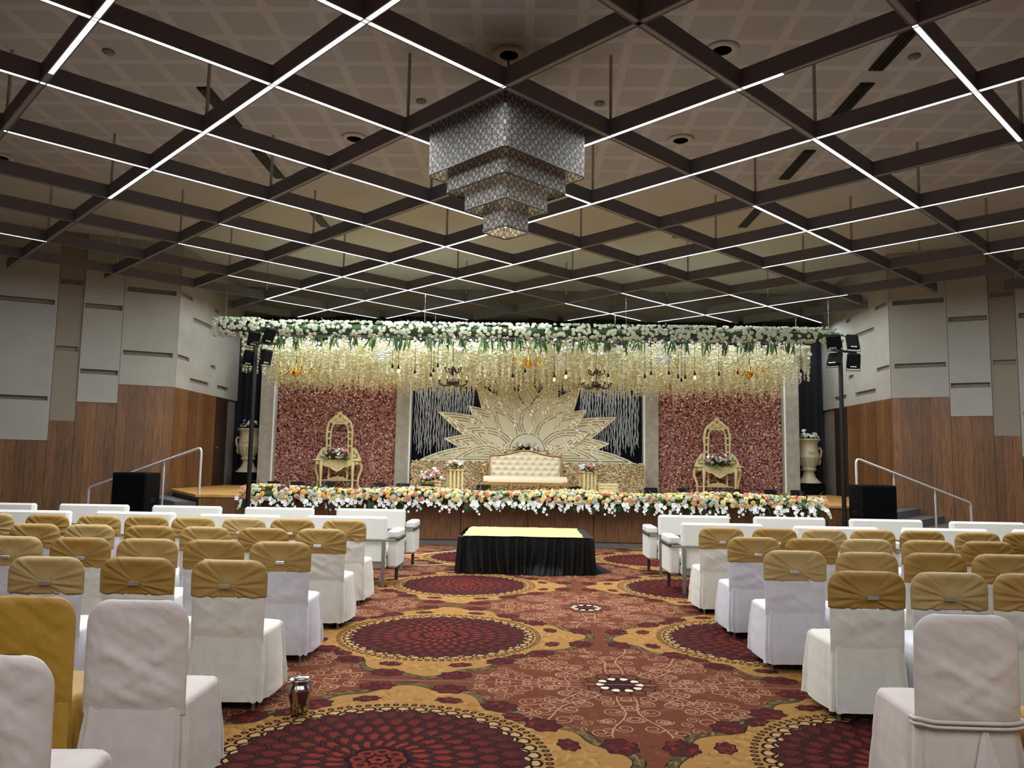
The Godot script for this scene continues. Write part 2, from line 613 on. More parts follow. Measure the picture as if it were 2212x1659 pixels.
# ------------------------------------------------------------------ camera, light
func set_view() -> void:
	var cam := Camera3D.new()
	cam.name = "camera"
	cam.fov = rad_to_deg(2.0 * atan(829.5 / 1703.77))
	cam.near = 0.05
	cam.far = 200.0
	cam.position = Vector3(0, 1.6, 0)
	cam.basis = Basis(Vector3.UP, 0.0156077) * Basis(Vector3.RIGHT, 0.1025353) * Basis(Vector3.BACK, 0.0168719)
	add_child(cam)
	cam.current = true
	var e := Environment.new()
	e.background_mode = Environment.BG_COLOR
	e.background_color = Color(0, 0, 0)
	e.tonemap_mode = Environment.TONE_MAPPER_LINEAR
	e.tonemap_exposure = EXPOSURE
	e.sdfgi_enabled = true
	e.ssao_enabled = true
	e.ssil_enabled = true
	var w := WorldEnvironment.new()
	w.environment = e
	add_child(w)

const EXPOSURE := 1.0
const LED_POWER := 1.75      # area light energy per metre of lit strip

func node_at(a: float, b: float) -> Vector3:
	var q := GRID_S * sqrt(0.5)
	return Vector3(GRID_X + q * (a + b), GRID_Y, GRID_Z + q * (b - a))

# how far inside the hall a plan point lies, along the splayed and side walls
func inside(p: Vector3, gap: float) -> bool:
	if p.z < -22.5 or p.z > 7.6 or absf(p.x - MID) > 13.0 - gap:
		return false
	var s := -1.0 if p.x < MID else 1.0
	var fx := FOLD_L if s < 0 else FOLD_R
	var out := (p.x - fx) * s
	if p.z < FOLD_Z:
		return out < -gap
	# the splay runs outwards and towards the audience
	return (p.z - FOLD_Z) * cos(SPLAY) - out * sin(SPLAY) > gap or out < -gap

# ------------------------------------------------------------------ shell of the hall
func splay(side: float, t: float, off := 0.0) -> Vector3:
	# a point T metres along the splayed wall, OFF metres in front of it
	var f := Vector3(FOLD_L if side < 0 else FOLD_R, 0, FOLD_Z)
	var d := Vector3(side * cos(SPLAY), 0, sin(SPLAY))
	var n := Vector3(-side * sin(SPLAY), 0, cos(SPLAY))
	return f + d * t + n * off

func oblong(s: Shape, side: float, t0: float, t1: float, y0: float, y1: float, o0: float, o1: float) -> void:
	var c := (splay(side, t0, o0) + splay(side, t1, o1)) / 2.0
	c.y = (y0 + y1) / 2.0
	var d := Vector3(side * cos(SPLAY), 0, sin(SPLAY))
	var b := Basis(d, Vector3.UP, d.cross(Vector3.UP))
	s.box(c, Vector3(absf(t1 - t0), y1 - y0, absf(o1 - o0)), 0.0015, b)

# white panel between t0 and t1 with slots cut through it (each slot: ta, tb, ya, yb)
func slotted(s: Shape, side: float, t0: float, t1: float, y0: float, y1: float, slots: Array, thick: float) -> void:
	var y := y0
	var rows := slots.duplicate()
	rows.sort_custom(func(p, q): return p[2] < q[2])
	for r in rows:
		oblong(s, side, t0, t1, y, r[2], 0.0, thick)
		oblong(s, side, t0, r[0], r[2], r[3], 0.0, thick)
		oblong(s, side, r[1], t1, r[2], r[3], 0.0, thick)
		y = r[3]
	oblong(s, side, t0, t1, y, y1, 0.0, thick)

func build_shell() -> void:
	# floor
	var im := carpet_image()
	var carpet := mat(Color(1, 1, 1), 0.95)
	carpet.albedo_texture = ImageTexture.create_from_image(im)
	carpet.uv1_triplanar = true
	carpet.uv1_world_triplanar = true
	carpet.uv1_scale = Vector3(1 / 3.0, 1, 1 / 3.17)
	carpet.uv1_offset = Vector3(0.5 + 0.76 / 3.0, 0, 0.5 + 7.62 / 3.17)
	carpet.metallic_specular = 0.15
	var s := Shape.new(false)
	s.box(Vector3(MID, -0.1, -7.7), Vector3(28, 0.2, 32))
	struct("floor", s, carpet)
	# ceiling: perforated boards over the hall, plain board over the far end
	var hole := Image.create(512, 512, false, Image.FORMAT_RGB8)
	hole.fill(Color(1, 1, 1))
	for i in 26:
		for j in 26:
			hole.fill_rect(Rect2i(52 + i * 16, 52 + j * 16, 7, 7), Color(0.4, 0.4, 0.4))
	var perf := mat(Color(0.74, 0.745, 0.755), 0.9)
	perf.albedo_texture = ImageTexture.create_from_image(hole)
	tri(perf, Vector3(1 / 0.62, 1, 1 / 0.62), true)
	s = Shape.new(false)
	s.box(Vector3(MID, CEIL_Y + 0.1, -2.85), Vector3(28, 0.2, 22.5))
	struct("ceiling", s, perf)
	s = Shape.new(false)
	s.box(Vector3(MID, CEIL_Y + 0.1, -18.8), Vector3(28, 0.2, 9.4))
	struct("ceiling_far", s, M.ceiling_plain)
	# walls behind and beside the camera
	s = Shape.new(false)
	s.box(Vector3(MID, CEIL_Y / 2, 8.2), Vector3(27, CEIL_Y, 0.2))
	struct("wall_back", s, M.wall_plain)
	for side in [-1.0, 1.0]:
		var nm := "left" if side < 0 else "right"
		s = Shape.new(false)
		s.box(Vector3(MID + side * 13.2, CEIL_Y / 2, -4.25), Vector3(0.2, CEIL_Y, 25.1))
		struct("wall_%s" % nm, s, M.wall_plain)
		# splayed wall beside the stage: core, boards below, panels above
		var w := struct_root("wall_splay_%s" % nm)
		s = Shape.new(false)
		oblong(s, side, -0.02, 5.2, 0.0, CEIL_Y, -0.25, -0.06)
		part("core", s, M.slot_back, w)
		var joints := [0.0, 1.22, 2.06, 2.58, 5.2]
		var tops := [3.34, 2.89, 2.44, 1.98]
		for k in 4:
			var t0: float = joints[k]
			var t1: float = joints[k + 1]
			var n := int(round((t1 - t0) / 0.2))
			for i in n:
				var g := 0.001 if i > 0 else 0.006
				s = Shape.new(false)
				oblong(s, side, t0 + (t1 - t0) * i / n + g, t0 + (t1 - t0) * (i + 1) / n - 0.001, 0.0, tops[k], -0.06, 0.012)
				part("plank", s, M.planks[(i * 7 + k * 3 + (0 if side < 0 else 2)) % 5], w)
		var slots := [
			[[0.09, 1.17, 5.57, 5.685], [0.09, 1.17, 4.045, 4.155]],
			[[1.25, 2.03, 5.085, 5.2], [1.25, 2.03, 3.54, 3.655]],
			[[2.11, 2.55, 5.615, 5.72], [2.11, 2.55, 4.045, 4.155]],
			[[2.64, 3.75, 5.085, 5.2], [2.64, 3.75, 2.875, 2.975]]]
		for k in 4:
			s = Shape.new(false)
			var beige: bool = k == 2
			slotted(s, side, joints[k] + 0.004, joints[k + 1] - 0.004, tops[k], CEIL_Y, slots[k], -0.012 if beige else 0.03)
			part("wall_panel", s, M.wall_beige if beige else M.wall_white, w, Vector3.ZERO, "beige recessed wall panel" if beige else "")
		# return wall that runs back to the curtain
		var x: float = FOLD_L if side < 0 else FOLD_R
		var r := struct_root("wall_return_%s" % nm)
		s = Shape.new(false)
		s.box(Vector3(x + side * 0.16, CEIL_Y / 2, -21.1), Vector3(0.2, CEIL_Y, 4.5))
		part("core", s, M.slot_back, r)
		for i in 13:
			s = Shape.new(false)
			s.box(Vector3(x + side * 0.03, (STAGE_Y + 3.34) / 2, FOLD_Z - 0.1 - i * 0.2), Vector3(0.06, 3.34 - STAGE_Y, 0.199), 0.0015)
			part("plank", s, M.planks[(i * 3 + 1) % 5], r)
		var rs := [[18.93, 19.6, 5.6, 5.71], [19.7, 20.9, 5.1, 5.21], [21.05, 21.38, 5.6, 5.71], [21.57, 22.3, 5.1, 5.2], [18.93, 19.6, 4.05, 4.155], [19.7, 20.9, 3.55, 3.66], [20.98, 21.3, 4.05, 4.155], [21.5, 22.35, 3.55, 3.66]]
		# four strips of panel, split at the slots
		var edges := [18.89, 19.65, 20.95, 21.45, 23.3]
		for k in 4:
			var mine := []
			for q in rs:
				if q[0] >= edges[k] - 0.01 and q[1] <= edges[k + 1] + 0.01:
					mine.append(q)
			mine.sort_custom(func(a, b): return a[2] < b[2])
			s = Shape.new(false)
			var y := 3.34
			var put := func(z0: float, z1: float, ya: float, yb: float) -> void:
				s.box(Vector3(x + side * 0.03, (ya + yb) / 2, -(z0 + z1) / 2), Vector3(0.06, yb - ya, z1 - z0))
			for q in mine:
				put.call(edges[k], edges[k + 1], y, q[2])
				put.call(edges[k], q[0], q[2], q[3])
				put.call(q[1], edges[k + 1], q[2], q[3])
				y = q[3]
			put.call(edges[k], edges[k + 1], y, CEIL_Y)
			part("wall_panel", s, M.wall_white, r)
		# dark door at the end of the return wall
		var d := struct_root("door_%d" % (1 if side < 0 else 2))
		s = Shape.new(false)
		s.box(Vector3(x + side * 0.05, (STAGE_Y + 3.3) / 2, -21.95), Vector3(0.06, 3.3 - STAGE_Y, 0.9), 0.005)
		part("door_leaf", s, M.dark_wood, d)
		s = Shape.new()
		s.tube([Vector3(x - side * 0.02, 1.95, -21.6), Vector3(x - side * 0.02, 1.95, -21.72)], 0.012, 6)
		part("door_handle", s, M.steel, d)
	# wall behind the stage curtain
	s = Shape.new(false)
	s.box(Vector3(MID, CEIL_Y / 2, -23.5), Vector3(27, CEIL_Y, 0.2))
	struct("wall_stage", s, M.wall_plain)

func build_stage() -> void:
	var st := struct_root("floor_stage")
	var s := Shape.new(false)
	s.slab([[-6.55, STAGE_Z], [6.75, STAGE_Z], [8.7, -18.8], [8.7, -23.4], [-8.4, -23.4], [-8.4, -18.8]], STAGE_Y - 0.05, STAGE_Y)
	part("stage_floor", s, M.parquet, st)
	s = Shape.new(false)
	s.slab([[-6.5, STAGE_Z - 0.08], [6.7, STAGE_Z - 0.08], [8.6, -18.75], [8.6, -23.3], [-8.3, -23.3], [-8.3, -18.75]], 0.0, STAGE_Y - 0.05)
	part("stage_core", s, M.dark_wood, st)
	var n := 10
	for i in n:
		var x0 := -6.5 + 13.2 * i / n
		s = Shape.new(false)
		s.box(Vector3(x0 + 0.66, 0.485, STAGE_Z - 0.035), Vector3(1.311, 0.75, 0.03), 0.004)
		part("panel", s, M.stage_wood, st)
	s = Shape.new(false)
	s.box(Vector3(0.1, 0.05, STAGE_Z - 0.055), Vector3(13.2, 0.1, 0.03))
	part("skirting", s, M.skirting, st)
	for side in [-1.0, 1.0]:
		var nm := "left" if side < 0 else "right"
		var t := struct_root("trim_steps_%s" % nm)
		for i in 5:
			var xi: float = (-6.56 if side < 0 else 6.76) + side * 0.45 * i
			var xo: float = xi + side * 0.45
			var pi_ := splay(side, 0.02 + 0.5 * i, 0.02)
			var po := splay(side, 0.02 + 0.5 * (i + 1), 0.02)
			s = Shape.new(false)
			var pts := [[xi, -15.95], [xo, -15.95], [po.x, po.z], [pi_.x, pi_.z]]
			s.slab(pts, 0.0, STAGE_Y - 0.152 * (i + 1))
			part("step", s, M.stone, t)
		# hand rail
		var hr := thing("stair_handrail", "brushed steel handrail on the stage steps by the %s wooden wall" % nm, "handrail", Vector3(0, 0, 0), 0.0, "stage handrails")
		var xt: float = -6.55 if side < 0 else 6.69
		var xb: float = -8.8 if side < 0 else 8.94
		var pts := []
		pts.append(Vector3(xt, STAGE_Y, -16.02))
		pts.append(Vector3(xt, 1.76, -16.02))
		pts.append(Vector3(xt + side * 0.01, 1.8, -16.02))
		pts.append(Vector3(xt + side * 0.03, 1.83, -16.02))
		pts.append(Vector3(xt + side * 0.07, 1.83, -16.02))
		pts.append(Vector3(xb - side * 0.05, 1.02, -16.02))
		pts.append(Vector3(xb - side * 0.01, 0.99, -16.02))
		pts.append(Vector3(xb, 0.94, -16.02))
		pts.append(Vector3(xb, 0.0, -16.02))
		s = Shape.new()
		s.tube(pts, 0.026, 10)
		part("rail", s, M.steel, hr)
		for f in [0.33, 0.69]:
			var x := lerpf(xt, xb, f)
			var i := int(absf(x - (-6.56 if side < 0 else 6.76)) / 0.45)
			var y0 := STAGE_Y - 0.152 * (i + 1)
			s = Shape.new()
			s.tube([Vector3(x, y0, -16.02), Vector3(x, lerpf(1.83, 1.02, f) - 0.1, -16.02)], 0.022, 8)
			s.tube([Vector3(x, lerpf(1.83, 1.02, f) - 0.11, -16.02), Vector3(x, lerpf(1.83, 1.02, f) - 0.01, -16.02)], 0.01, 6)
			part("post", s, M.steel, hr)

# ------------------------------------------------------------------ ceiling grid with its light strips
func build_ceiling_grid() -> void:
	var g := thing("ceiling_grid", "suspended diagonal lattice of dark brown beams with white light strips", "ceiling grid", Vector3.ZERO)
	# lit stretches: [along a?, line, from, to]
	var lit := [
		[true, -1, -3, 2], [true, 0, -2, 0], [true, 0, 3, 5], [true, 1, 2, 4], [true, 2, 1, 3], [true, -2, -4, 2], [true, -3, -2, 3],
		[true, -4, 0, 4], [true, -5, 0, 4], [true, -6, -2.6, -1], [true, -6, 1, 4.95], [true, -7, 2, 3.88], [true, -3, 5, 7.75], [true, -4, 5, 6.75], [true, -2, 6, 8.7],
		[false, -2, -1.83, 0.6], [false, -1, -4, 1], [false, 1, -1.69, 1.28], [false, 2, -7, 4.2], [false, 3, -7.88, -2], [false, 4, -6.9, 4], [false, 5, -1, 4.4],
		[false, 6, 0.97, 4.4], [true, 3, -7, -3], [true, 5, -5, -1], [true, 1, -8, -5], [false, -3, 3, 8], [false, -5, 1, 6], [false, -1, 5, 9], [false, 6, -4.85, -2], [false, 7, -3.85, -0.88]]
	var q := GRID_S * sqrt(0.5)
	for along in [true, false]:
		for line in range(-15, 16):
			# find the stretch of this line inside the hall
			var lo := 1e9
			var hi := -1e9
			for k in range(-640, 640):
				var v := k * 0.025
				var p := node_at(v, line) if along else node_at(line, v)
				if inside(p, 0.3):
					lo = minf(lo, v)
					hi = maxf(hi, v)
			if hi - lo < 0.5:
				continue
			var p0 := node_at(lo, line) if along else node_at(line, lo)
			var p1 := node_at(hi, line) if along else node_at(line, hi)
			var d := (p1 - p0).normalized()
			var b := Basis(d, Vector3.UP, d.cross(Vector3.UP))
			var s := Shape.new(false)
			var c := (p0 + p1) / 2.0
			var long := p0.distance_to(p1)
			s.box(c + Vector3(0, 0.11, 0), Vector3(long, 0.2, 0.08), 0.004, b)
			s.box(c + Vector3(0, 0.005, 0) + b.z * 0.033, Vector3(long, 0.014, 0.014), 0.0, b)
			s.box(c + Vector3(0, 0.005, 0) - b.z * 0.033, Vector3(long, 0.014, 0.014), 0.0, b)
			var beam := part("beam", s, M.beam, g)
			var spans := []
			for l in lit:
				if l[0] == along and l[1] == line:
					spans.append([maxf(l[2], lo), minf(l[3], hi)])
			spans.sort_custom(func(x, y): return x[0] < y[0])
			var at := lo
			var dark := []
			for sp in spans:
				if sp[0] - at > 0.02:
					dark.append([at, sp[0]])
				at = sp[1]
			if hi - at > 0.02:
				dark.append([at, hi])
			for sp in dark:
				var a0 := node_at(sp[0], line) if along else node_at(line, sp[0])
				var a1 := node_at(sp[1], line) if along else node_at(line, sp[1])
				s = Shape.new(false)
				s.box((a0 + a1) / 2.0 + Vector3(0, 0.006, 0), Vector3(a0.distance_to(a1), 0.006, 0.05), 0.0, b)
				part("diffuser", s, M.channel, beam)
			for sp in spans:
				var a0 := node_at(sp[0], line) if along else node_at(line, sp[0])
				var a1 := node_at(sp[1], line) if along else node_at(line, sp[1])
				var run := a0.distance_to(a1)
				s = Shape.new(false)
				s.box((a0 + a1) / 2.0 + Vector3(0, 0.003 if along else 0.002, 0), Vector3(run, 0.006, 0.052), 0.0, b)
				part("led_strip_light", s, M.led, beam)
				var l := AreaLight3D.new()
				l.name = "strip_lamp"
				l.area_size = Vector2(run, 0.05)
				l.light_color = Color(0.97, 0.985, 1.0)
				l.light_energy = LED_POWER * run
				l.area_range = 60.0
				l.shadow_enabled = true
				l.basis = Basis(d, d.cross(Vector3.DOWN) * -1.0, Vector3.UP)
				if l.basis.determinant() < 0:
					l.basis = Basis(-d, l.basis.y, Vector3.UP)
				l.position = (a0 + a1) / 2.0 + Vector3(0, -0.012, 0)
				add_child(l, true)
	# hangers at the crossings
	for a in range(-3, 9):
		for b in range(-8, 4):
			var p := node_at(a, b)
			if not inside(p, 0.6) or p.z > -4.0 or (a + b) % 2 == 0:
				continue
			var s := Shape.new()
			s.tube([p + Vector3(0.02, 0.2, 0), p + Vector3(0.02, CEIL_Y - GRID_Y + 0.02, 0)], 0.022, 6)
			part("hanger_rod", s, M.rod, g)

func build_ceiling_fittings() -> void:
	var spots := [[-0.26, -9.62, true, "above the chandelier's near corner"], [2.42, -9.46, true, "right of the chandelier near the top edge"], [-2.82, -12.29, true, "left of the chandelier's top tier"], [2.45, -12.22, true, "right of the chandelier's top tier"], [-9.26, -13.26, true, "at the far left edge"]]
	for p in spots:
		var t := thing("ceiling_speaker", "round white ceiling speaker with dark centre, %s" % p[3], "speaker", Vector3(p[0], CEIL_Y, p[1]), 0.0, "round ceiling speakers")
		var s := Shape.new()
		s.lathe([[0.16, 0.0], [0.21, -0.005], [0.2, -0.03], [0.15, -0.045], [0.12, -0.03]], 20)
		part("rim", s, M.white_plastic, t)
		s = Shape.new()
		s.lathe([[0.125, -0.025], [0.08, -0.05], [0.0, -0.06]], 16)
		part("cone", s, M.grille, t)
	var k := 0
	for p in [[-5.45, -9.65, "near the upper left"], [-1.56, -10.96, "just left of the chandelier"], [1.03, -10.98, "just right of the chandelier"], [4.88, -9.59, "near the upper right"], [0.8, -15.2, "beyond the chandelier"], [3.4, -17.6, "nearest the stage"]]:
		var t := thing("smoke_detector", "small round smoke detector on the ceiling %s" % p[2], "detector", Vector3(p[0], CEIL_Y, p[1]), 0.0, "ceiling smoke detectors")
		var s := Shape.new()
		s.lathe([[0.075, 0.0], [0.078, -0.02], [0.06, -0.035], [0.0, -0.04]], 14)
		part("housing", s, M.wall_beige, t)
		s = Shape.new()
		s.lathe([[0.03, -0.036], [0.028, -0.055], [0.0, -0.06]], 10)
		part("sensor", s, M.rod, t)
	for p in [[-4.6, -11.25, "nearest the lit corner"], [-4.6, -13.5, "in the middle"], [-4.5, -16.5, "farthest back"], [4.55, -9.3, "at the top"], [4.6, -10.95, "second from the top"], [4.65, -13.25, "third from the top"], [4.7, -16.15, "farthest back"]]:
		var sd := "left" if p[0] < 0 else "right"
		var t := thing("ceiling_vent", "dark slot air vent in the %s ceiling row, %s" % [sd, p[2]], "vent", Vector3(p[0], CEIL_Y, p[1]), 0.0, "dark ceiling slot vents")
		var s := Shape.new(false)
		s.box(Vector3(0, -0.012, 0), Vector3(0.2, 0.024, 1.3), 0.006)
		part("frame", s, M.black_metal, t)
		for i in 3:
			s = Shape.new(false)
			s.box(Vector3(-0.055 + i * 0.055, -0.026, 0), Vector3(0.045, 0.01, 1.24), 0.0, Basis(Vector3.BACK, 0.2))
			part("slat", s, M.black_metal, t)

# ------------------------------------------------------------------ four-tier lantern
func build_lantern() -> void:
	var im := Image.create(128, 128, false, Image.FORMAT_RGB8)
	var light := Color(0.72, 0.71, 0.68)
	var inked := Color(0.16, 0.15, 0.15)
	im.fill(Color(0.42, 0.41, 0.4))
	for k in range(-2, 3):
		stroke(im, [Vector2(k * 64 - 64, -64), Vector2(k * 64 + 192, 192)], 7, light)
		stroke(im, [Vector2(k * 64 + 192, -64), Vector2(k * 64 - 64, 192)], 7, light)
	for c in [Vector2(32, 32), Vector2(96, 96)]:
		fill_poly(im, PackedVector2Array([c + Vector2(0, -30), c + Vector2(18, -12), c + Vector2(18, 12), c + Vector2(0, 30), c + Vector2(-18, 12), c + Vector2(-18, -12)]), inked)
		fill_poly(im, PackedVector2Array([c + Vector2(0, -22), c + Vector2(12, -9), c + Vector2(12, 9), c + Vector2(0, 22), c + Vector2(-12, 9), c + Vector2(-12, -9)]), light)
	for c in [Vector2(96, 32), Vector2(32, 96)]:
		fill_poly(im, oval(c, 9, 15), Color(0.28, 0.27, 0.27))
	var fab := mat(Color(0.85, 0.84, 0.82), 0.8)
	fab.albedo_texture = ImageTexture.create_from_image(im)
	fab.backlight_enabled = true
	fab.backlight = Color(0.35, 0.34, 0.32)
	var c := node_at(0.5, -0.5)
	var t := thing("tiered_chandelier", "square four-tier patterned grey fabric chandelier hanging from the ceiling grid", "chandelier", c)
	var tiers := [[1.01, 5.22, 6.02], [0.775, 5.0, 5.36], [0.545, 4.77, 5.12], [0.31, 4.5, 4.88]]
	for k in 4:
		var h: float = tiers[k][0]
		var y0: float = tiers[k][1] - GRID_Y
		var y1: float = tiers[k][2] - GRID_Y
		var s := Shape.new(false)
		# square with rounded corners, corners pointing left, right, near and far
		var ring := []
		var r := 0.06
		for q in 4:
			var a := PI / 2 * q
			var corner := Vector3(cos(a), 0, sin(a)) * (h - r * 0.42)
			for j in 4:
				var b := a - PI / 4 + PI / 2 * j / 3.0
				ring.append(corner - Vector3(cos(a), 0, sin(a)) * r + Vector3(cos(b), 0, sin(b)) * r)
		var run := 0.0
		for j in ring.size():
			var p: Vector3 = ring[j]
			var n: Vector3 = ring[(j + 1) % ring.size()]
			var l := p.distance_to(n)
			for w in [0.0, -0.008]:
				var pi_: Vector3 = p * (1.0 + w / h)
				var ni: Vector3 = n * (1.0 + w / h)
				s.quad_uv(pi_ + Vector3(0, y0, 0), pi_ + Vector3(0, y1, 0), ni + Vector3(0, y1, 0), ni + Vector3(0, y0, 0), Vector2(run, -y0) * 5.0, Vector2(run, -y1) * 5.0, Vector2(run + l, -y1) * 5.0, Vector2(run + l, -y0) * 5.0)
			run += l
		var shade := part("shade", s, fab, t)
		for y in [y0, y1]:
			s = Shape.new()
			var loop := ring.map(func(p): return p * (1.0 - 0.004 / h) + Vector3(0, y, 0))
			loop.append(loop[0])
			s.tube(loop, 0.008, 5, false)
			part("wire_hoop", s, M.black_metal, shade)
	var s := Shape.new()
	s.tube([Vector3(0, CEIL_Y - GRID_Y + 0.01, 0), Vector3(0, 4.62 - GRID_Y, 0)], 0.012, 6)
	for a in 4:
		s.tube([Vector3(0, -0.3, 0), Vector3(cos(PI / 2 * a), 0, sin(PI / 2 * a)) * 0.99 + Vector3(0, 0.24, 0)], 0.008, 5)
	part("stem", s, M.black_metal, t)
	s = Shape.new(false)
	s.box(Vector3(0, 0.245, 0), Vector3(1.4, 0.012, 1.4), 0.0, Basis(Vector3.UP, PI / 4))
	part("top_plate", s, M.white_plastic, t)
	for p in [Vector3(0, 4.6 - GRID_Y, 0), Vector3(0.0, 4.98 - GRID_Y, 0.3), Vector3(0.0, 5.25 - GRID_Y, 0.5), Vector3(0, 5.45 - GRID_Y, 0.74), Vector3(-0.74, 5.42 - GRID_Y, 0), Vector3(0.74, 5.42 - GRID_Y, 0)]:
		s = Shape.new()
		s.ball(p, Vector3(0.025, 0.035, 0.025), 6, 8)
		part("bulb", s, M.bulb_lit, t)
		var l := OmniLight3D.new()
		l.name = "lantern_lamp"
		l.light_color = Color(1.0, 0.93, 0.8)
		l.light_energy = 0.22
		l.light_size = 0.03
		l.omni_range = 40.0
		l.omni_attenuation = 2.0
		l.shadow_enabled = true
		l.position = c + p
		add_child(l, true)

# ------------------------------------------------------------------ covered banquet chairs (back towards +z, facing -z)
const CHAIR_H := 0.95

func back_half(y: float, top: float, w: float) -> float:
	var r := 0.11
	var e := y - (top - r)
	if e <= 0.0:
		return w
	return w - r + r * sqrt(maxf(0.0, 1.0 - pow(e / r, 2.2)))

# rings of the upholstered back, from y0 up to the top
func back_rings(seed_: int, y0: float, top: float, w0: float, w1: float, off: float, mode: String) -> Array:
	var n := FastNoiseLite.new()
	n.seed = seed_
	n.frequency = 5.0
	var rows := []
	var ys := []
	var steps := 22
	for i in steps + 1:
		ys.append(lerpf(y0, top - 0.05, float(i) / steps))
	for i in 7:
		ys.append(top - 0.05 + 0.05 * sin(PI / 2 * (i + 1) / 7.0))
	for y in ys:
		var t := clampf((y - 0.45) / 0.5, 0.0, 1.0)
		var hw := back_half(y, top, lerpf(w0, w1, t)) + off
		var th := 0.036 + off
		if mode == "cover":
			var under := smoothstep(top - 0.24, top - 0.21, y)
			hw -= 0.014 * under
			th -= 0.014 * under
		var e := clampf((y - (top - 0.035)) / 0.035, 0.0, 1.0)
		th *= sqrt(maxf(0.02, 1.0 - e * e))
		var zc := 0.012 * t - (0.006 * (1.0 - smoothstep(0.44, 0.5, y)) if mode != "sash" else 0.0)
		var settle := smoothstep(0.44, 0.54, y) if mode != "sash" else 1.0
		var row := []
		var nr := 40
		# rear face from +x to -x, then round to the front face
		for j in nr + 1:
			var u := lerpf(1.0, -1.0, float(j) / nr)
			var x := signf(u) * hw * (1.0 - pow(1.0 - absf(u), 1.25))
			var edge := pow(absf(x) / hw, 6.0)
			var z := zc + th * (1.0 - 0.75 * edge)
			var f := 0.0
			if mode == "sash":
				var cy := top - 0.163
				var dx := x
				var dy: float = y - cy
				var rad := sqrt(dx * dx + dy * dy)
				var phi := atan2(dy, absf(dx))
				var fade := smoothstep(0.0, 0.1, absf(dx)) * (1.0 - smoothstep(0.6, 1.05, phi))
				f = (0.0075 * sin(phi * 19.0 + seed_ * 1.7 + signf(dx) * 0.8) + 0.0045 * sin(phi * 34.0 + seed_)) * fade
				f += 0.010 * exp(-pow(dx / 0.1, 2.0)) * exp(-pow(dy / 0.035, 2.0))
				f -= 0.006 * exp(-pow(dx / 0.16, 2.0)) * smoothstep(0.02, 0.09, dy) * (1.0 - smoothstep(0.09, 0.15, dy))
				f -= 0.007 * exp(-pow(dx / 0.1, 2.0)) * smoothstep(0.015, 0.05, -dy)
				f += 0.003 * n.get_noise_2d(x * 1.5 + rad, y * 2.0)
			else:
				f = 0.013 * n.get_noise_2d(x * 0.25 + y * 0.1, y * 1.1 - x * (0.6 * sin(seed_ * 1.3))) + 0.004 * n.get_noise_2d(x * 0.5, y * 3.2 - x * 1.4)
				for fold in 4:
					var sl := sin(seed_ * 3.1 + fold * 2.3) * 0.7
					var y0f := 0.5 + 0.07 * fold + 0.03 * sin(seed_ + fold * 5.0)
					f += 0.011 * exp(-pow((y - y0f - sl * x) / 0.017, 2.0)) * (0.5 + 0.9 * n.get_noise_2d(x * 0.8 + fold * 9.0, 1.0))
				f += 0.005 * exp(-pow((y - 0.52 - 0.05 * x) / 0.018, 2.0)) * (0.4 + n.get_noise_2d(x * 0.6, 3.0))
				f += 0.004 * exp(-pow((y - 0.56 + 0.12 * x) / 0.012, 2.0)) * maxf(0.0, n.get_noise_2d(x * 0.5, 8.0) * 2.0)
				if mode == "plain":
					f *= 1.3
			row.append(Vector3(x, y, z + f * settle * (1.0 - edge)))
		for j in range(1, 16):
			var u := lerpf(-1.0, 1.0, j / 16.0)
			row.append(Vector3(u * hw, y, zc - th * (1.0 - 0.6 * pow(absf(u), 6.0))))
		rows.append(row)
	return rows

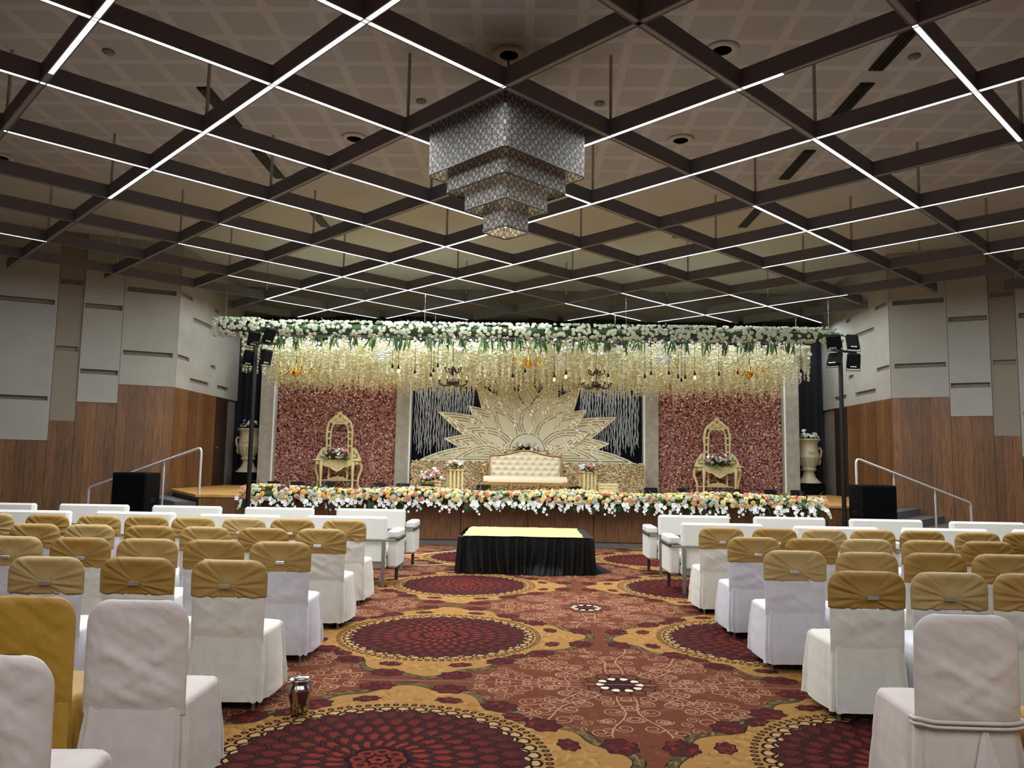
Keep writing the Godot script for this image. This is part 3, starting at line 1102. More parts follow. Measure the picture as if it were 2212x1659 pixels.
func cover_shape(seed_: int, plain: bool) -> Shape:
	var n := FastNoiseLite.new()
	n.seed = seed_ + 40
	n.frequency = 4.0
	var s := Shape.new()
	var top := CHAIR_H - 0.004
	var w1 := 0.236 if plain else 0.246
	var rows := back_rings(seed_, 0.43, top, 0.238, w1, 0.0, "plain" if plain else "cover")
	s.sheet(rows, true)
	# skirt: rings round the seat down to the hem
	var skirt := []
	var cnt := 96
	for i in 15:
		var t := i / 14.0
		var y := lerpf(0.46, 0.06, t)
		var hw := 0.234 + 0.022 * t + 0.006 * sin(PI * t)
		var zf := -0.475 - 0.035 * t
		var zr := 0.031 + 0.028 * t
		var row := []
		for j in cnt:
			var a := TAU * j / cnt
			var ca := cos(a)
			var sa := sin(a)
			var e := 0.22
			var x := signf(ca) * pow(absf(ca), e) * hw
			var z := lerpf(zf, zr, 0.5 + 0.5 * signf(sa) * pow(absf(sa), e))
			var rear := smoothstep(0.4, 1.0, sa)
			var amp := lerpf(0.015, 0.004, rear) * (0.3 + 0.7 * t)
			var fold := sin(a * 9.0 + seed_ + 1.5 * sin(a * 3.0)) + 0.6 * sin(a * 17.0 + seed_ * 2.0)
			fold = fold * amp + 0.012 * n.get_noise_3d(x * 2.0 + y, y * 1.5 + x, z * 2.0) * (0.3 + 0.7 * t)
			var out := Vector3(x, 0, z + 0.21).normalized()
			var p := Vector3(x, y, z) + out * fold
			p.y += 0.012 * n.get_noise_2d(a * 0.6, 5.0) * t
			row.append(p)
		skirt.append(row)
	# seat top: rounded cushion edge, then flat
	var lid := [skirt[0]]
	for k in [[0.985, 0.012], [0.94, 0.024], [0.82, 0.032], [0.5, 0.036], [0.02, 0.038]]:
		var row := []
		for j in cnt:
			var p: Vector3 = skirt[0][j]
			var c := Vector3(0, 0, -0.21)
			var q: Vector3 = Vector3(p.x - c.x, 0, p.z - c.z) * k[0] + c
			row.append(Vector3(q.x, 0.46 + k[1] + 0.004 * n.get_noise_2d(q.x * 3.0, q.z * 3.0), minf(q.z, 0.03)))
		lid.append(row)
	s.sheet(lid, true, 5)
	var all := skirt.duplicate()
	all.reverse()
	s.sheet(all, true, 6)
	# turned-in hem
	var inner := []
	for p in skirt[14]:
		inner.append(Vector3(p.x * 0.985, p.y + 0.004, (p.z + 0.21) * 0.985 - 0.21))
	s.sheet([inner, skirt[14]], true)
	return s

func sash_shape(seed_: int) -> Shape:
	var s := Shape.new()
	var rows := back_rings(seed_, CHAIR_H - 0.235, CHAIR_H, 0.242, 0.248, 0.006, "sash")
	s.sheet(rows, true)
	var first := []
	for p in rows[0]:
		first.append(Vector3(p.x * 0.97, p.y + 0.002, (p.z - 0.01) * 0.8 + 0.01))
	s.sheet([first, rows[0]], true)
	var last: Array = rows[rows.size() - 1]
	var cap := []
	for p in last:
		cap.append(Vector3(p.x, p.y + 0.001, 0.012))
	s.sheet([last, cap], true)
	return s

var leg_mesh: Mesh
func chair_legs(t: Node3D, steel := true) -> void:
	if leg_mesh == null:
		var s := Shape.new()
		s.tube([Vector3(0, 0, 0), Vector3(0, 0.44, 0)], 0.011, 8)
		leg_mesh = s.done()
	for p in [Vector3(-0.19, 0, 0.0), Vector3(0.19, 0, 0.0), Vector3(-0.19, 0, -0.42), Vector3(0.19, 0, -0.42)]:
		part("leg", leg_mesh, M.sofa_leg, t, p)

func build_chairs() -> void:
	var covers := []
	var sashes := []
	for k in 4:
		covers.append(cover_shape(k * 13 + 1, false).done())
		sashes.append(sash_shape(k * 7 + 2).done())
	var clasp := Shape.new()
	clasp.box(Vector3.ZERO, Vector3(0.075, 0.026, 0.012), 0.004)
	for i in 3:
		clasp.box(Vector3(0, -0.008 + i * 0.008, 0.006), Vector3(0.073, 0.004, 0.006), 0.001)
	var clasp_mesh := clasp.done()
	var plain_cover := [cover_shape(91, true).done(), cover_shape(57, true).done()]
	var rows := [
		["left", "fourth", -5.28, [-1.91, -2.54, -3.12, -3.69]],
		["left", "third", -6.53, [-1.96, -2.52, -3.07, -3.62, -4.18]],
		["left", "second", -7.8, [-1.96, -2.52, -3.10, -3.65, -4.25, -4.78]],
		["left", "first", -9.08, [-2.02, -2.61, -3.16, -3.74, -4.29, -4.84, -5.42, -6.06]],
		["right", "fourth", -5.3, [2.25, 2.79, 3.33]],
		["right", "third", -6.55, [2.21, 2.78, 3.34, 3.88]],
		["right", "second", -7.74, [2.23, 2.77, 3.31, 3.89, 4.45]],
		["right", "first", -8.98, [2.22, 2.81, 3.36, 3.91, 4.46, 5.04, 5.58]]]
	var ord := ["at the aisle", "second from the aisle", "third from the aisle", "fourth from the aisle", "fifth from the aisle", "sixth from the aisle", "seventh from the aisle", "eighth from the aisle"]
	rng.seed = 11
	var k := 0
	for r in rows:
		for i in r[3].size():
			var label := "gold-sashed white chair, %s block, %s row behind the sofas, %s" % [r[0], r[1], ord[i]]
			var t := thing("banquet_chair", label, "chair", Vector3(r[3][i], 0, r[2] + rng.randf_range(-0.03, 0.03)), rng.randf_range(-0.03, 0.03), "sashed banquet chairs in rows")
			var v := k % 4
			var cool: bool = (k * 5 + int(r[0] == "right")) % 3 == 1
			if r[1] == "fourth" and i == 0:
				cool = false
			if r[1] == "third" and i == 0:
				cool = true
			part("cover", covers[v], M.cool_cover if cool else M.white_cover, t)
			var sm: StandardMaterial3D = [M.sash_gold, M.sash_deep, M.sash_gold, M.sash_pale, M.sash_deep][(k * 3 + i) % 5]
			var sash := part("sash", sashes[(k * 3 + 1) % 4], sm, t)
			part("buckle", clasp_mesh, M.silver, sash, Vector3(rng.randf_range(-0.03, 0.03), CHAIR_H - 0.163, 0.068))
			chair_legs(t)
			k += 1
	var bare := [
		[Vector3(-1.78, 0, -3.76), 0.02, "white", 0, "plain white covered chair without sash beside the yellow one, left foreground"],
		[Vector3(-2.33, 0, -3.8), 0.0, "gold", 1, "plain mustard yellow covered chair at the left edge"],
		[Vector3(-1.77, 0, -2.68), 0.04, "white", 1, "plain white covered chair in the bottom left corner, nearest the camera"],
		[Vector3(2.06, 0, -3.8), -0.03, "white", 0, "plain white covered chair with tied waist, right foreground beside the aisle"],
		[Vector3(2.62, 0, -3.55), 0.08, "gold", 1, "plain mustard yellow covered chair at the right edge"],
		[Vector3(2.16, 0, -2.62), 0.0, "white", 1, "plain white covered chair cut off by the bottom right corner"]]
	for b in bare:
		var t := thing("covered_chair", b[4], "chair", b[0], b[1], "plain covered chairs in the foreground")
		part("cover", plain_cover[b[3]], M.gold_cover if b[2] == "gold" else M.beige_cover, t)
		if b[4].contains("tied"):
			var s := Shape.new()
			var loop := []
			for j in 41:
				var a := TAU * j / 40
				loop.append(Vector3(signf(cos(a)) * pow(absf(cos(a)), 0.3) * 0.246, 0.475 + 0.006 * sin(a * 3.0), 0.006 + signf(sin(a)) * pow(absf(sin(a)), 0.3) * 0.046))
			s.tube(loop, 0.01, 6, false)
			var lower := loop.map(func(p): return p + Vector3(0, -0.022, 0.004))
			s.tube(lower, 0.008, 6, false)
			part("waist_tie", s, M.beige_cover, t)
			for d in [0.06]:
				s = Shape.new()
				var pl := []
				for i in 9:
					var y := lerpf(0.44, 0.08, i / 8.0)
					var w := 0.012 + 0.1 * i / 8.0
					pl.append([Vector3(d - w, y, 0.036 + i * 0.0062), Vector3(d - w * 0.5, y, 0.05 + i * 0.0066), Vector3(d, y, 0.04 + i * 0.0062), Vector3(d + w * 0.5, y, 0.05 + i * 0.0066), Vector3(d + w, y, 0.036 + i * 0.0062)])
				s.sheet(pl)
				part("pleat", s, M.beige_cover, t)
		chair_legs(t)

# ------------------------------------------------------------------ white two-seat sofas
func build_sofas() -> void:
	var proto := Node3D.new()
	var w := 1.05
	var s := Shape.new(false)
	s.box(Vector3(0, 0.6, -0.055), Vector3(w, 0.6, 0.13), 0.03, Basis(Vector3.RIGHT, -0.06))
	part("backrest", s, M.leather, proto)
	s = Shape.new(false)
	s.box(Vector3(0, 0.29, -0.38), Vector3(w, 0.13, 0.62), 0.02)
	part("seat_base", s, M.leather, proto)
	for x in [-0.265, 0.265]:
		s = Shape.new(false)
		s.box(Vector3(x, 0.41, -0.41), Vector3(0.52, 0.12, 0.58), 0.035)
		part("seat_cushion", s, M.leather, proto)
	for side in [-1, 1]:
		var x: float = side * (w / 2 + 0.075)
		s = Shape.new(false)
		s.box(Vector3(x, 0.42, -0.4), Vector3(0.14, 0.38, 0.58), 0.025)
		var arm := part("arm", s, M.leather, proto)
		s = Shape.new(false)
		s.box(Vector3(x, 0.665, -0.4), Vector3(0.145, 0.1, 0.58), 0.02)
		part("arm_pad", s, M.leather, arm)
		s = Shape.new(false)
		s.box(Vector3(x + side * 0.076, 0.6, -0.4), Vector3(0.012, 0.035, 0.62), 0.002)
		s.box(Vector3(x, 0.6, -0.095), Vector3(0.155, 0.035, 0.012), 0.002)
		part("arm_band", s, M.arm_wood, arm)
		for z in [-0.06, -0.66]:
			s = Shape.new(false)
			s.box(Vector3(side * (w / 2 - 0.02 + (0.07 if z < -0.5 else 0.0)), 0.15 if z < -0.5 else 0.3, z if z < -0.5 else 0.035), Vector3(0.045, 0.3 if z < -0.5 else 0.6, 0.03), 0.004)
			part("leg", s, M.arm_wood if z < -0.5 else M.sofa_leg, proto)
	s = Shape.new(false)
	s.box(Vector3(0, 0.6, 0.035), Vector3(w + 0.28, 0.03, 0.025), 0.003)
	s.box(Vector3(0, 0.32, 0.035), Vector3(w, 0.03, 0.025), 0.003)
	part("back_rail", s, M.sofa_leg, proto)
	var rows := [
		["left", "far", [[-2.31, -12.1], [-3.7, -12.05], [-5.12, -12.05], [-6.55, -12.05], [-7.95, -12.0]]],
		["left", "near", [[-2.3, -10.42], [-3.7, -10.35], [-5.15, -10.5], [-6.52, -10.45]]],
		["right", "far", [[2.56, -11.9], [3.98, -11.9], [5.35, -11.77], [6.71, -11.57], [8.08, -11.5]]],
		["right", "near", [[2.58, -10.3], [3.95, -10.06], [5.32, -10.08], [6.75, -10.15]]]]
	var ord := ["at the aisle", "second from the aisle", "third from the aisle", "fourth from the aisle", "farthest from the aisle"]
	for r in rows:
		for i in r[2].size():
			var o: Node3D = proto.duplicate()
			o.name = numbered("white_sofa")
			add_child(o)
			o.position = Vector3(r[2][i][0], 0, r[2][i][1])
			o.rotation.y = 0.0
			tag(o, "white two-seat sofa, %s block, %s sofa row from the stage, %s" % [r[0], "first" if r[1] == "far" else "second", ord[i]], "sofa", "white sofas in two rows")
	proto.free()

# ------------------------------------------------------------------ low table under black and yellow cloth
func build_table() -> void:
	var t := thing("low_table", "low wide podium table hidden under a pleated black skirt", "table", Vector3(0.06, 0, -12.75))
	var s := Shape.new(false)
	s.box(Vector3(0, 0.5, 0), Vector3(1.92, 0.04, 1.7), 0.005)
	part("tabletop", s, M.dark_wood, t)
	for x in [-0.8, 0.8]:
		for z in [-0.75, 0.75]:
			s = Shape.new(false)
			s.box(Vector3(x, 0.24, z), Vector3(0.06, 0.48, 0.06), 0.005)
			part("leg", s, M.dark_wood, t)
	# pleated skirt
	var n := FastNoiseLite.new()
	n.seed = 8
	n.frequency = 1.2
	s = Shape.new()
	var rows := []
	var cnt := 560
	for i in 15:
		var k := i / 14.0
		var y := lerpf(0.53, 0.006, k)
		var row := []
		for j in cnt:
			var u := float(j) / cnt * 4.0
			var side := int(u) % 4
			var f := fmod(u, 1.0)
			var hx := 1.0 + 0.02 * k
			var hz := 0.88 + 0.05 * k
			var p: Vector3
			var o: Vector3
			match side:
				0: p = Vector3(lerpf(-hx, hx, f), y, hz); o = Vector3.BACK
				1: p = Vector3(hx, y, lerpf(hz, -hz, f)); o = Vector3.RIGHT
				2: p = Vector3(lerpf(hx, -hx, f), y, -hz); o = Vector3.FORWARD
				_: p = Vector3(-hx, y, lerpf(-hz, hz, f)); o = Vector3.LEFT
			var c := minf(f, 1.0 - f)
			var bend := smoothstep(0.0, 0.02, c)
			var sway := 2.2 * n.get_noise_2d(u * 2.0, 0.0) * k * k
			var fold := sin(f * 92.0 + 3.0 * n.get_noise_2d(u * 3.0, 4.0) + sway * 3.0)
			p += o * (0.016 + 0.026 * k) * fold * bend + o * 0.04 * n.get_noise_2d(u * 1.5, 9.0) * k * k
			if side == 0 and k > 0.8:
				p += o * (k - 0.8) * 0.5 * exp(-pow((f - 0.62) / 0.14, 2.0))
			if side == 1 and k > 0.75:
				p += o * (k - 0.75) * 1.1 * exp(-pow((f - 0.25) / 0.12, 2.0))
			row.append(p)
		rows.append(row)
	rows.reverse()
	s.sheet(rows, true)
	var cloth_ := part("skirt", s, M.black_satin, t)
	# band of black cloth over the edge of the top
	s = Shape.new()
	var band := []
	for i in 4:
		var k := i / 3.0
		var row := []
		for j in 81:
			var a := float(j) / 80.0
			row.append(Vector3(lerpf(-1.0, 1.0, a), 0.53 + 0.012 * sin(k * PI) + 0.004 * sin(a * 23.0), lerpf(0.88, 0.72, k) + 0.012 * sin(a * 17.0) * k))
		band.append(row)
	s.sheet(band)
	band = []
	for i in 4:
		var k := i / 3.0
		var row := []
		for j in 41:
			var a := float(j) / 40.0
			row.append(Vector3(lerpf(1.01, 0.8, k) + 0.015 * sin(a * 14.0) * k, 0.53 + 0.014 * sin(k * PI), lerpf(0.88, -0.85, a)))
		band.append(row)
	s.sheet(band)
	part("skirt_edge", s, M.black_satin, cloth_)
	var y := tag(part("table_cloth", yellow_top(), M.yellow_cloth, self, Vector3(0.06, 0.535, -12.75)), "pale yellow cloth laid over the top of the black-skirted low table", "cloth")
	y.name = "table_cloth"
	# corner of black cloth trailing on the carpet
	s = Shape.new()
	var trail := []
	for i in 9:
		var k := i / 8.0
		var row := []
		for j in 9:
			var a := j / 8.0
			row.append(Vector3(0.95 + 0.38 * k, 0.03 * (1.0 - k) * (0.4 + 0.6 * sin(a * 9.0 + k * 4.0)) + 0.008, lerpf(0.5, -0.1 + 0.45 * k, a)))
		trail.append(row)
	s.sheet(trail)
	part("skirt_trail", s, M.black_satin, cloth_)

func yellow_top() -> Shape:
	var n := FastNoiseLite.new()
	n.seed = 3
	n.frequency = 1.5
	var s := Shape.new()
	var rows := []
	for i in 31:
		var row := []
		for j in 45:
			var x := lerpf(-0.93, 0.86, j / 44.0)
			var z := lerpf(-0.86, 0.87, i / 30.0)
			x += 0.03 * n.get_noise_2d(5.0, z * 2.0) * absf(j / 22.0 - 1.0)
			var y := 0.012 + 0.012 * absf(n.get_noise_2d(x * 1.4 + z, z * 1.2))
			y += 0.012 * exp(-pow((z - 0.2 - 0.35 * (x - 0.4)) / 0.03, 2.0)) * smoothstep(0.1, 0.5, x)
			y += 0.01 * exp(-pow((z + 0.5 + 0.2 * x) / 0.03, 2.0)) * (1.0 - smoothstep(-0.2, 0.4, x))
			row.append(Vector3(x, y, z))
		rows.append(row)
	s.sheet(rows)
	return s

func build_floor_things() -> void:
	var t := thing("steel_jug", "shiny stainless steel water jug standing on the carpet by the aisle chair", "jug", Vector3(-1.4, 0, -5.19))
	var s := Shape.new()
	s.lathe([[0.0, 0.004], [0.05, 0.0], [0.054, 0.012], [0.058, 0.05], [0.07, 0.12], [0.074, 0.155], [0.07, 0.175], [0.059, 0.187], [0.058, 0.198], [0.068, 0.218], [0.066, 0.22], [0.054, 0.197], [0.06, 0.16], [0.05, 0.03], [0.0, 0.02]], 28)
	part("body", s, M.steel_jug, t)
	s = Shape.new()
	s.tube([Vector3(-0.06, 0.195, 0), Vector3(-0.09, 0.197, 0), Vector3(-0.105, 0.17, 0), Vector3(-0.1, 0.11, 0), Vector3(-0.068, 0.09, 0)], 0.006, 8)
	part("handle", s, M.steel_jug, t)
	s = Shape.new()
	s.tube([Vector3(-2.1, 0.008, -14.0), Vector3(-1.8, 0.008, -14.05), Vector3(-1.5, 0.008, -14.5), Vector3(-1.28, 0.008, -14.75), Vector3(-1.0, 0.008, -14.62), Vector3(-0.82, 0.008, -14.45)], 0.008, 6)
	tag(part("power_cable", s, M.cable, self), "white cable lying on the carpet left of the black-skirted table", "cable", "white cables on the carpet")
	s = Shape.new()
	s.tube([Vector3(-1.9, 0.008, -12.6), Vector3(-1.5, 0.008, -12.62), Vector3(-1.2, 0.008, -12.8), Vector3(-0.86, 0.008, -12.83)], 0.008, 6)
	var c := part("power_cable_001", s, M.cable, self)
	c.name = "power_cable_001"
	tag(c, "short white cable running from the table's left side toward the sofas", "cable", "white cables on the carpet")
	for side in [-1, 1]:
		var x := -7.48 if side < 0 else 6.68
		var t2 := thing("floor_speaker", "tall black loudspeaker box standing below the %s handrail" % ("left" if side < 0 else "right"), "loudspeaker", Vector3(x, 0, -15.3), 0.0, "black floor loudspeakers")
		s = Shape.new(false)
		s.box(Vector3(0, 0.67, 0), Vector3(0.66, 1.34, 0.6), 0.02)
		part("cabinet", s, M.black, t2)
		s = Shape.new(false)
		s.box(Vector3(0, 0.67, 0.305), Vector3(0.6, 1.26, 0.02), 0.008)
		part("grille", s, M.grille, t2)
		for hx in [-1, 1]:
			s = Shape.new(false)
			s.box(Vector3(hx * 0.333, 0.8, 0), Vector3(0.012, 0.1, 0.2), 0.004)
			part("handle", s, M.black_metal, t2)
	# light stands in front of the stage
	for side in [-1, 1]:
		var x := -5.28 if side < 0 else 6.12
		var t3 := thing("light_stand", "black lighting stand with four flat spotlights, %s of the stage" % ("left" if side < 0 else "right"), "light stand", Vector3(x, 0, -15.25), 0.0, "black lighting stands")
		s = Shape.new()
		s.tube([Vector3(0, 0.05, 0), Vector3(0, 3.95, 0)], 0.045, 8)
		part("pole", s, M.black_metal, t3)
		s = Shape.new()
		for a in 3:
			s.tube([Vector3(0, 0.6, 0), Vector3(cos(TAU * a / 3) * 0.4, 0.02, sin(TAU * a / 3) * 0.3)], 0.018, 6)
		part("tripod", s, M.black_metal, t3)
		s = Shape.new(false)
		s.box(Vector3(0.06 if side > 0 else 0.12, 3.9, 0.03), Vector3(0.62, 0.04, 0.05), 0.004, Basis(Vector3.UP, 0.4))
		part("crossbar", s, M.black_metal, t3)
		var heads := [[-0.14, 4.08, -0.6, 0.5], [0.22, 4.08, 0.25, -0.2], [-0.13, 3.74, -0.7, -0.5], [0.23, 3.71, 0.15, 0.15]] if side > 0 else [[-0.02, 3.98, 1.0, 0.25], [0.28, 4.05, 1.1, 0.4], [-0.1, 3.6, 1.0, 0.3], [0.24, 3.62, 1.15, 0.2]]
		for h in heads:
			var b := Basis(Vector3.UP, h[2]) * Basis(Vector3.RIGHT, h[3])
			s = Shape.new(false)
			s.box(Vector3.ZERO, Vector3(0.27, 0.3, 0.09), 0.03)
			var head := part("spotlight", s, M.black, t3, Vector3(h[0], h[1], 0.06))
			head.basis = b
			s = Shape.new(false)
			for i in 3:
				s.box(Vector3(-0.07 + i * 0.045, -0.11, 0.047), Vector3(0.03, 0.022, 0.006), 0.001)
			part("connector_label", s, M.white_plastic, head)
			s = Shape.new()
			s.tube([Vector3(-0.14, 0, 0), Vector3(-0.14, -0.19, 0.0), Vector3(0.14, -0.19, 0.0), Vector3(0.14, 0, 0)], 0.009, 5)
			part("bracket", s, M.black_metal, head)

# ------------------------------------------------------------------ flowers
var rose_mesh: Mesh
var blossom_mesh: Mesh
var floret_mesh: Mesh
var leaf_mesh: Mesh
var blade_mesh: Mesh
var strand_mesh := []

func make_flowers() -> void:
	var s := Shape.new()
	# rose that looks along +z, radius 1
	var layers := [[0.98, 0.1, 6, 0.55], [0.74, 0.32, 5, 0.45], [0.48, 0.48, 4, 0.36]]
	for li in 3:
		var l: Array = layers[li]
		for k in l[2]:
			var a: float = TAU * (k + 0.37 * li) / l[2]
			var half: float = PI / l[2] * 1.25
			var rows := []
			for i in 3:
				var t := i / 2.0
				var row := []
				for j in 3:
					var b := a + half * (j - 1) * (0.7 + 0.3 * t)
					var r: float = l[0] * lerpf(0.25, 1.0, t) * (1.0 - 0.1 * absf(j - 1) * t)
					var z: float = l[1] - l[3] * (1.0 - t) * 0.9 + (0.06 if i == 2 and j == 1 else 0.0) - (0.22 * li * 0.0)
					if li == 0 and i == 2:
						z -= 0.12
					row.append(Vector3(cos(b) * r, sin(b) * r, z))
				rows.append(row)
			s.sheet(rows, false, 10 + li * 8 + k)
	s.ball(Vector3(0, 0, 0.38), Vector3(0.3, 0.3, 0.26), 4, 7)
	s.ball(Vector3(0, 0, -0.1), Vector3(0.8, 0.8, 0.4), 4, 8)
	rose_mesh = s.done()
	s = Shape.new()
	# open five-petalled blossom, radius 1
	for k in 5:
		var a := TAU * k / 5.0
		var d := Vector3(cos(a), sin(a), 0)
		var p := Vector3(-sin(a), cos(a), 0)
		var rows := []
		for i in 4:
			var t := i / 3.0
			var w := 0.42 * sin(PI * (0.15 + 0.75 * t))
			rows.append([d * t + p * w + Vector3(0, 0, 0.25 * t * t), d * t * 1.05 + Vector3(0, 0, 0.06 + 0.2 * t * t), d * t - p * w + Vector3(0, 0, 0.25 * t * t)])
		s.sheet(rows, false, 20 + k)
	s.ball(Vector3(0, 0, 0.12), Vector3(0.16, 0.16, 0.12), 3, 6)
	blossom_mesh = s.done()
	s = Shape.new()
	# single bent petal, about 1 long
	s.sheet([[Vector3(-0.1, -0.5, 0), Vector3(0.1, -0.5, 0)], [Vector3(-0.42, 0.0, 0.25), Vector3(0.42, 0.0, 0.2)], [Vector3(-0.22, 0.5, 0.05), Vector3(0.25, 0.48, 0.0)]])
	floret_mesh = s.done()
	s = Shape.new()
	# leaf along +y, 1 long
	var lr := []
	for i in 6:
		var t := i / 5.0
		var w := 0.17 * sin(PI * (0.04 + 0.93 * t))
		lr.append([Vector3(-w, t, 0.22 * t * t), Vector3(0, t, -0.03 + 0.22 * t * t), Vector3(w, t, 0.22 * t * t)])
	s.sheet(lr)
	leaf_mesh = s.done()
	s = Shape.new()
	# grassy blade that arches over, 1 long
	lr = []
	for i in 8:
		var t := i / 7.0
		var w := 0.035 * (1.0 - t * 0.9)
		lr.append([Vector3(-w, sin(t * 1.9) * 0.62, t * t * 0.8), Vector3(w, sin(t * 1.9) * 0.62, t * t * 0.8)])
	s.sheet(lr)
	blade_mesh = s.done()
	# hanging flower strands, 1 long, florets thinning towards the tip
	for v in 4:
		var r := RandomNumberGenerator.new()
		r.seed = 300 + v
		s = Shape.new()
		s.tube([Vector3(0, 0, 0), Vector3(0.006 * sin(v), -0.5, 0.004), Vector3(0, -0.98, 0)], 0.003, 3, false)
		var n := 46
		for i in n:
			var t := (i + r.randf()) / n
			var a := i * 2.4 + r.randf()
			var size := lerpf(0.034, 0.016, t * t) * r.randf_range(0.8, 1.25)
			var out := lerpf(0.028, 0.01, t)
			var c := Vector3(cos(a) * out, -t, sin(a) * out)
			var b := Basis(Vector3.UP, -a + PI / 2 + r.randf_range(-0.6, 0.6)) * Basis(Vector3.RIGHT, r.randf_range(-0.9, 0.5))
			s.st.set_smooth_group(-1)
			var p := [Vector3(-0.5, -0.5, 0), Vector3(-0.6, 0.4, 0.3), Vector3(0.6, 0.45, 0.3), Vector3(0.5, -0.55, 0)]
			for q in 4:
				p[q] = c + b * (p[q] * size)
			s.quad(p[0], p[1], p[2], p[3])
		strand_mesh.append(s.done())

func facing(n: Vector3, spin: float, size: float) -> Basis:
	var z := n.normalized()
	var x := Vector3.UP.cross(z)
	if x.length() < 0.1:
		x = Vector3.RIGHT
	x = x.normalized()
	var y := z.cross(x)
	return Basis(x, y, z) * Basis(Vector3.BACK, spin) * Basis.from_scale(Vector3.ONE * size)

# items: [transform, material]; the first MOST become parts, the rest one merged part per material
func scatter(parent: Node3D, called: String, mesh: Mesh, items: Array, most := 300) -> void:
	var rest := {}
	for i in items.size():
		if i < most:
			var o := part(called, mesh, items[i][1], parent)
			o.transform = items[i][0]
		else:
			if not rest.has(items[i][1]):
				rest[items[i][1]] = []
			rest[items[i][1]].append(items[i][0])
	for m in rest:
		multi(called + "_mass", mesh, m, rest[m], [], parent)

func build_front_garland() -> void:
	var g := thing("flower_garland", "long garland of cream, peach and pink roses along the stage's front edge", "garland", Vector3(0.2, STAGE_Y, STAGE_Z + 0.06))
	rng.seed = 21
	var x0 := -5.75
	var x1 := 5.72
	var s := Shape.new()
	var rows := []
	for i in 116:
		var x := lerpf(x0 + 0.03, x1 - 0.03, i / 115.0)
		var row := []
		for j in 10:
			var a := TAU * j / 10
			var k := 0.9 + 0.12 * sin(i * 1.7 + j) + 0.06 * sin(i * 0.37)
			row.append(Vector3(x, 0.035 + sin(a) * 0.1 * k, 0.1 + cos(a) * 0.11 * k))
		rows.append(row)
	s.sheet(rows, true)
	part("foliage_core", s, M.leaf, g)
	var mats := [M.rose_white, M.rose_cream, M.rose_cream, M.rose_peach, M.rose_pink, M.rose_white, M.rose_cream, M.rose_white]
	var near := []
	var far := []
	for i in 980:
		var x := lerpf(x0, x1, (i % 196 + rng.randf()) / 196.0)
		var a := rng.randf_range(-0.5, 2.3)
		var r := 0.15 + 0.03 * sin(x * 2.1)
		var n := Vector3(rng.randf_range(-0.35, 0.35), sin(a), cos(a))
		var p := Vector3(x, 0.035 + sin(a) * r, 0.1 + cos(a) * r)
		var it := [Transform3D(facing(n, rng.randf() * TAU, rng.randf_range(0.045, 0.062)), p), mats[rng.randi() % 8]]
		if a < 1.15: near.append(it)
		else: far.append(it)
	scatter(g, "rose", rose_mesh, near + far)
	var leaves := []
	for i in 260:
		var x := rng.randf_range(x0, x1)
		var a := rng.randf_range(-0.9, 1.6)
		var n := Vector3(rng.randf_range(-0.8, 0.8), sin(a), cos(a))
		var b := facing(n, rng.randf() * TAU, rng.randf_range(0.09, 0.15))
		leaves.append([Transform3D(b, Vector3(x, 0.03 + sin(a) * 0.15, 0.1 + cos(a) * 0.15)), M.leaf if i % 3 else M.leaf_light])
	scatter(g, "leaf", leaf_mesh, leaves)
	for i in 24:
		var x := lerpf(x0 + 0.1, x1 - 0.1, (i + rng.randf()) / 24.0)
		for k in 5:
			var o := part("leaf_blade", blade_mesh, M.leaf, g, Vector3(x, 0.12, 0.12))
			o.basis = Basis(Vector3.UP, TAU * k / 5 + rng.randf()) * Basis.from_scale(Vector3.ONE * rng.randf_range(0.2, 0.34))
	# sprays of white orchids that hang down in front
	for i in 74:
		var x := lerpf(x0 - 0.05, x1 + 0.05, (i + rng.randf()) / 74.0)
		var drop := rng.randf_range(0.08, 0.23)
		var sp := Shape.new()
		sp.tube([Vector3(0, 0, 0), Vector3(0.02, -drop * 0.5, 0.05), Vector3(0.03, -drop, 0.05)], 0.004, 4)
		var spray := part("orchid_spray", sp, M.leaf, g, Vector3(x, -0.06, 0.21))
		spray.rotation.y = rng.randf_range(-0.6, 0.6)
		for k in 5:
			var t := k / 4.0
			var o := part("orchid", blossom_mesh, M.blossom_white, spray)
			o.transform = Transform3D(facing(Vector3(rng.randf_range(-0.5, 0.5), rng.randf_range(-0.2, 0.4), 1), rng.randf() * TAU, lerpf(0.056, 0.026, t)), Vector3(0.02 * t + rng.randf_range(-0.085, 0.085), -drop * t + 0.02, 0.05 + 0.02 * sin(t * 3.0)))
	for i in 150:
		var x := rng.randf_range(x0, x1)
		var o := part("hanging_leaf", leaf_mesh, M.leaf, g, Vector3(x, -0.03, 0.18))
		o.basis = Basis(Vector3.UP, rng.randf_range(-1.0, 1.0)) * Basis(Vector3.RIGHT, PI - rng.randf_range(0.1, 0.5)) * Basis.from_scale(Vector3.ONE * rng.randf_range(0.14, 0.24))

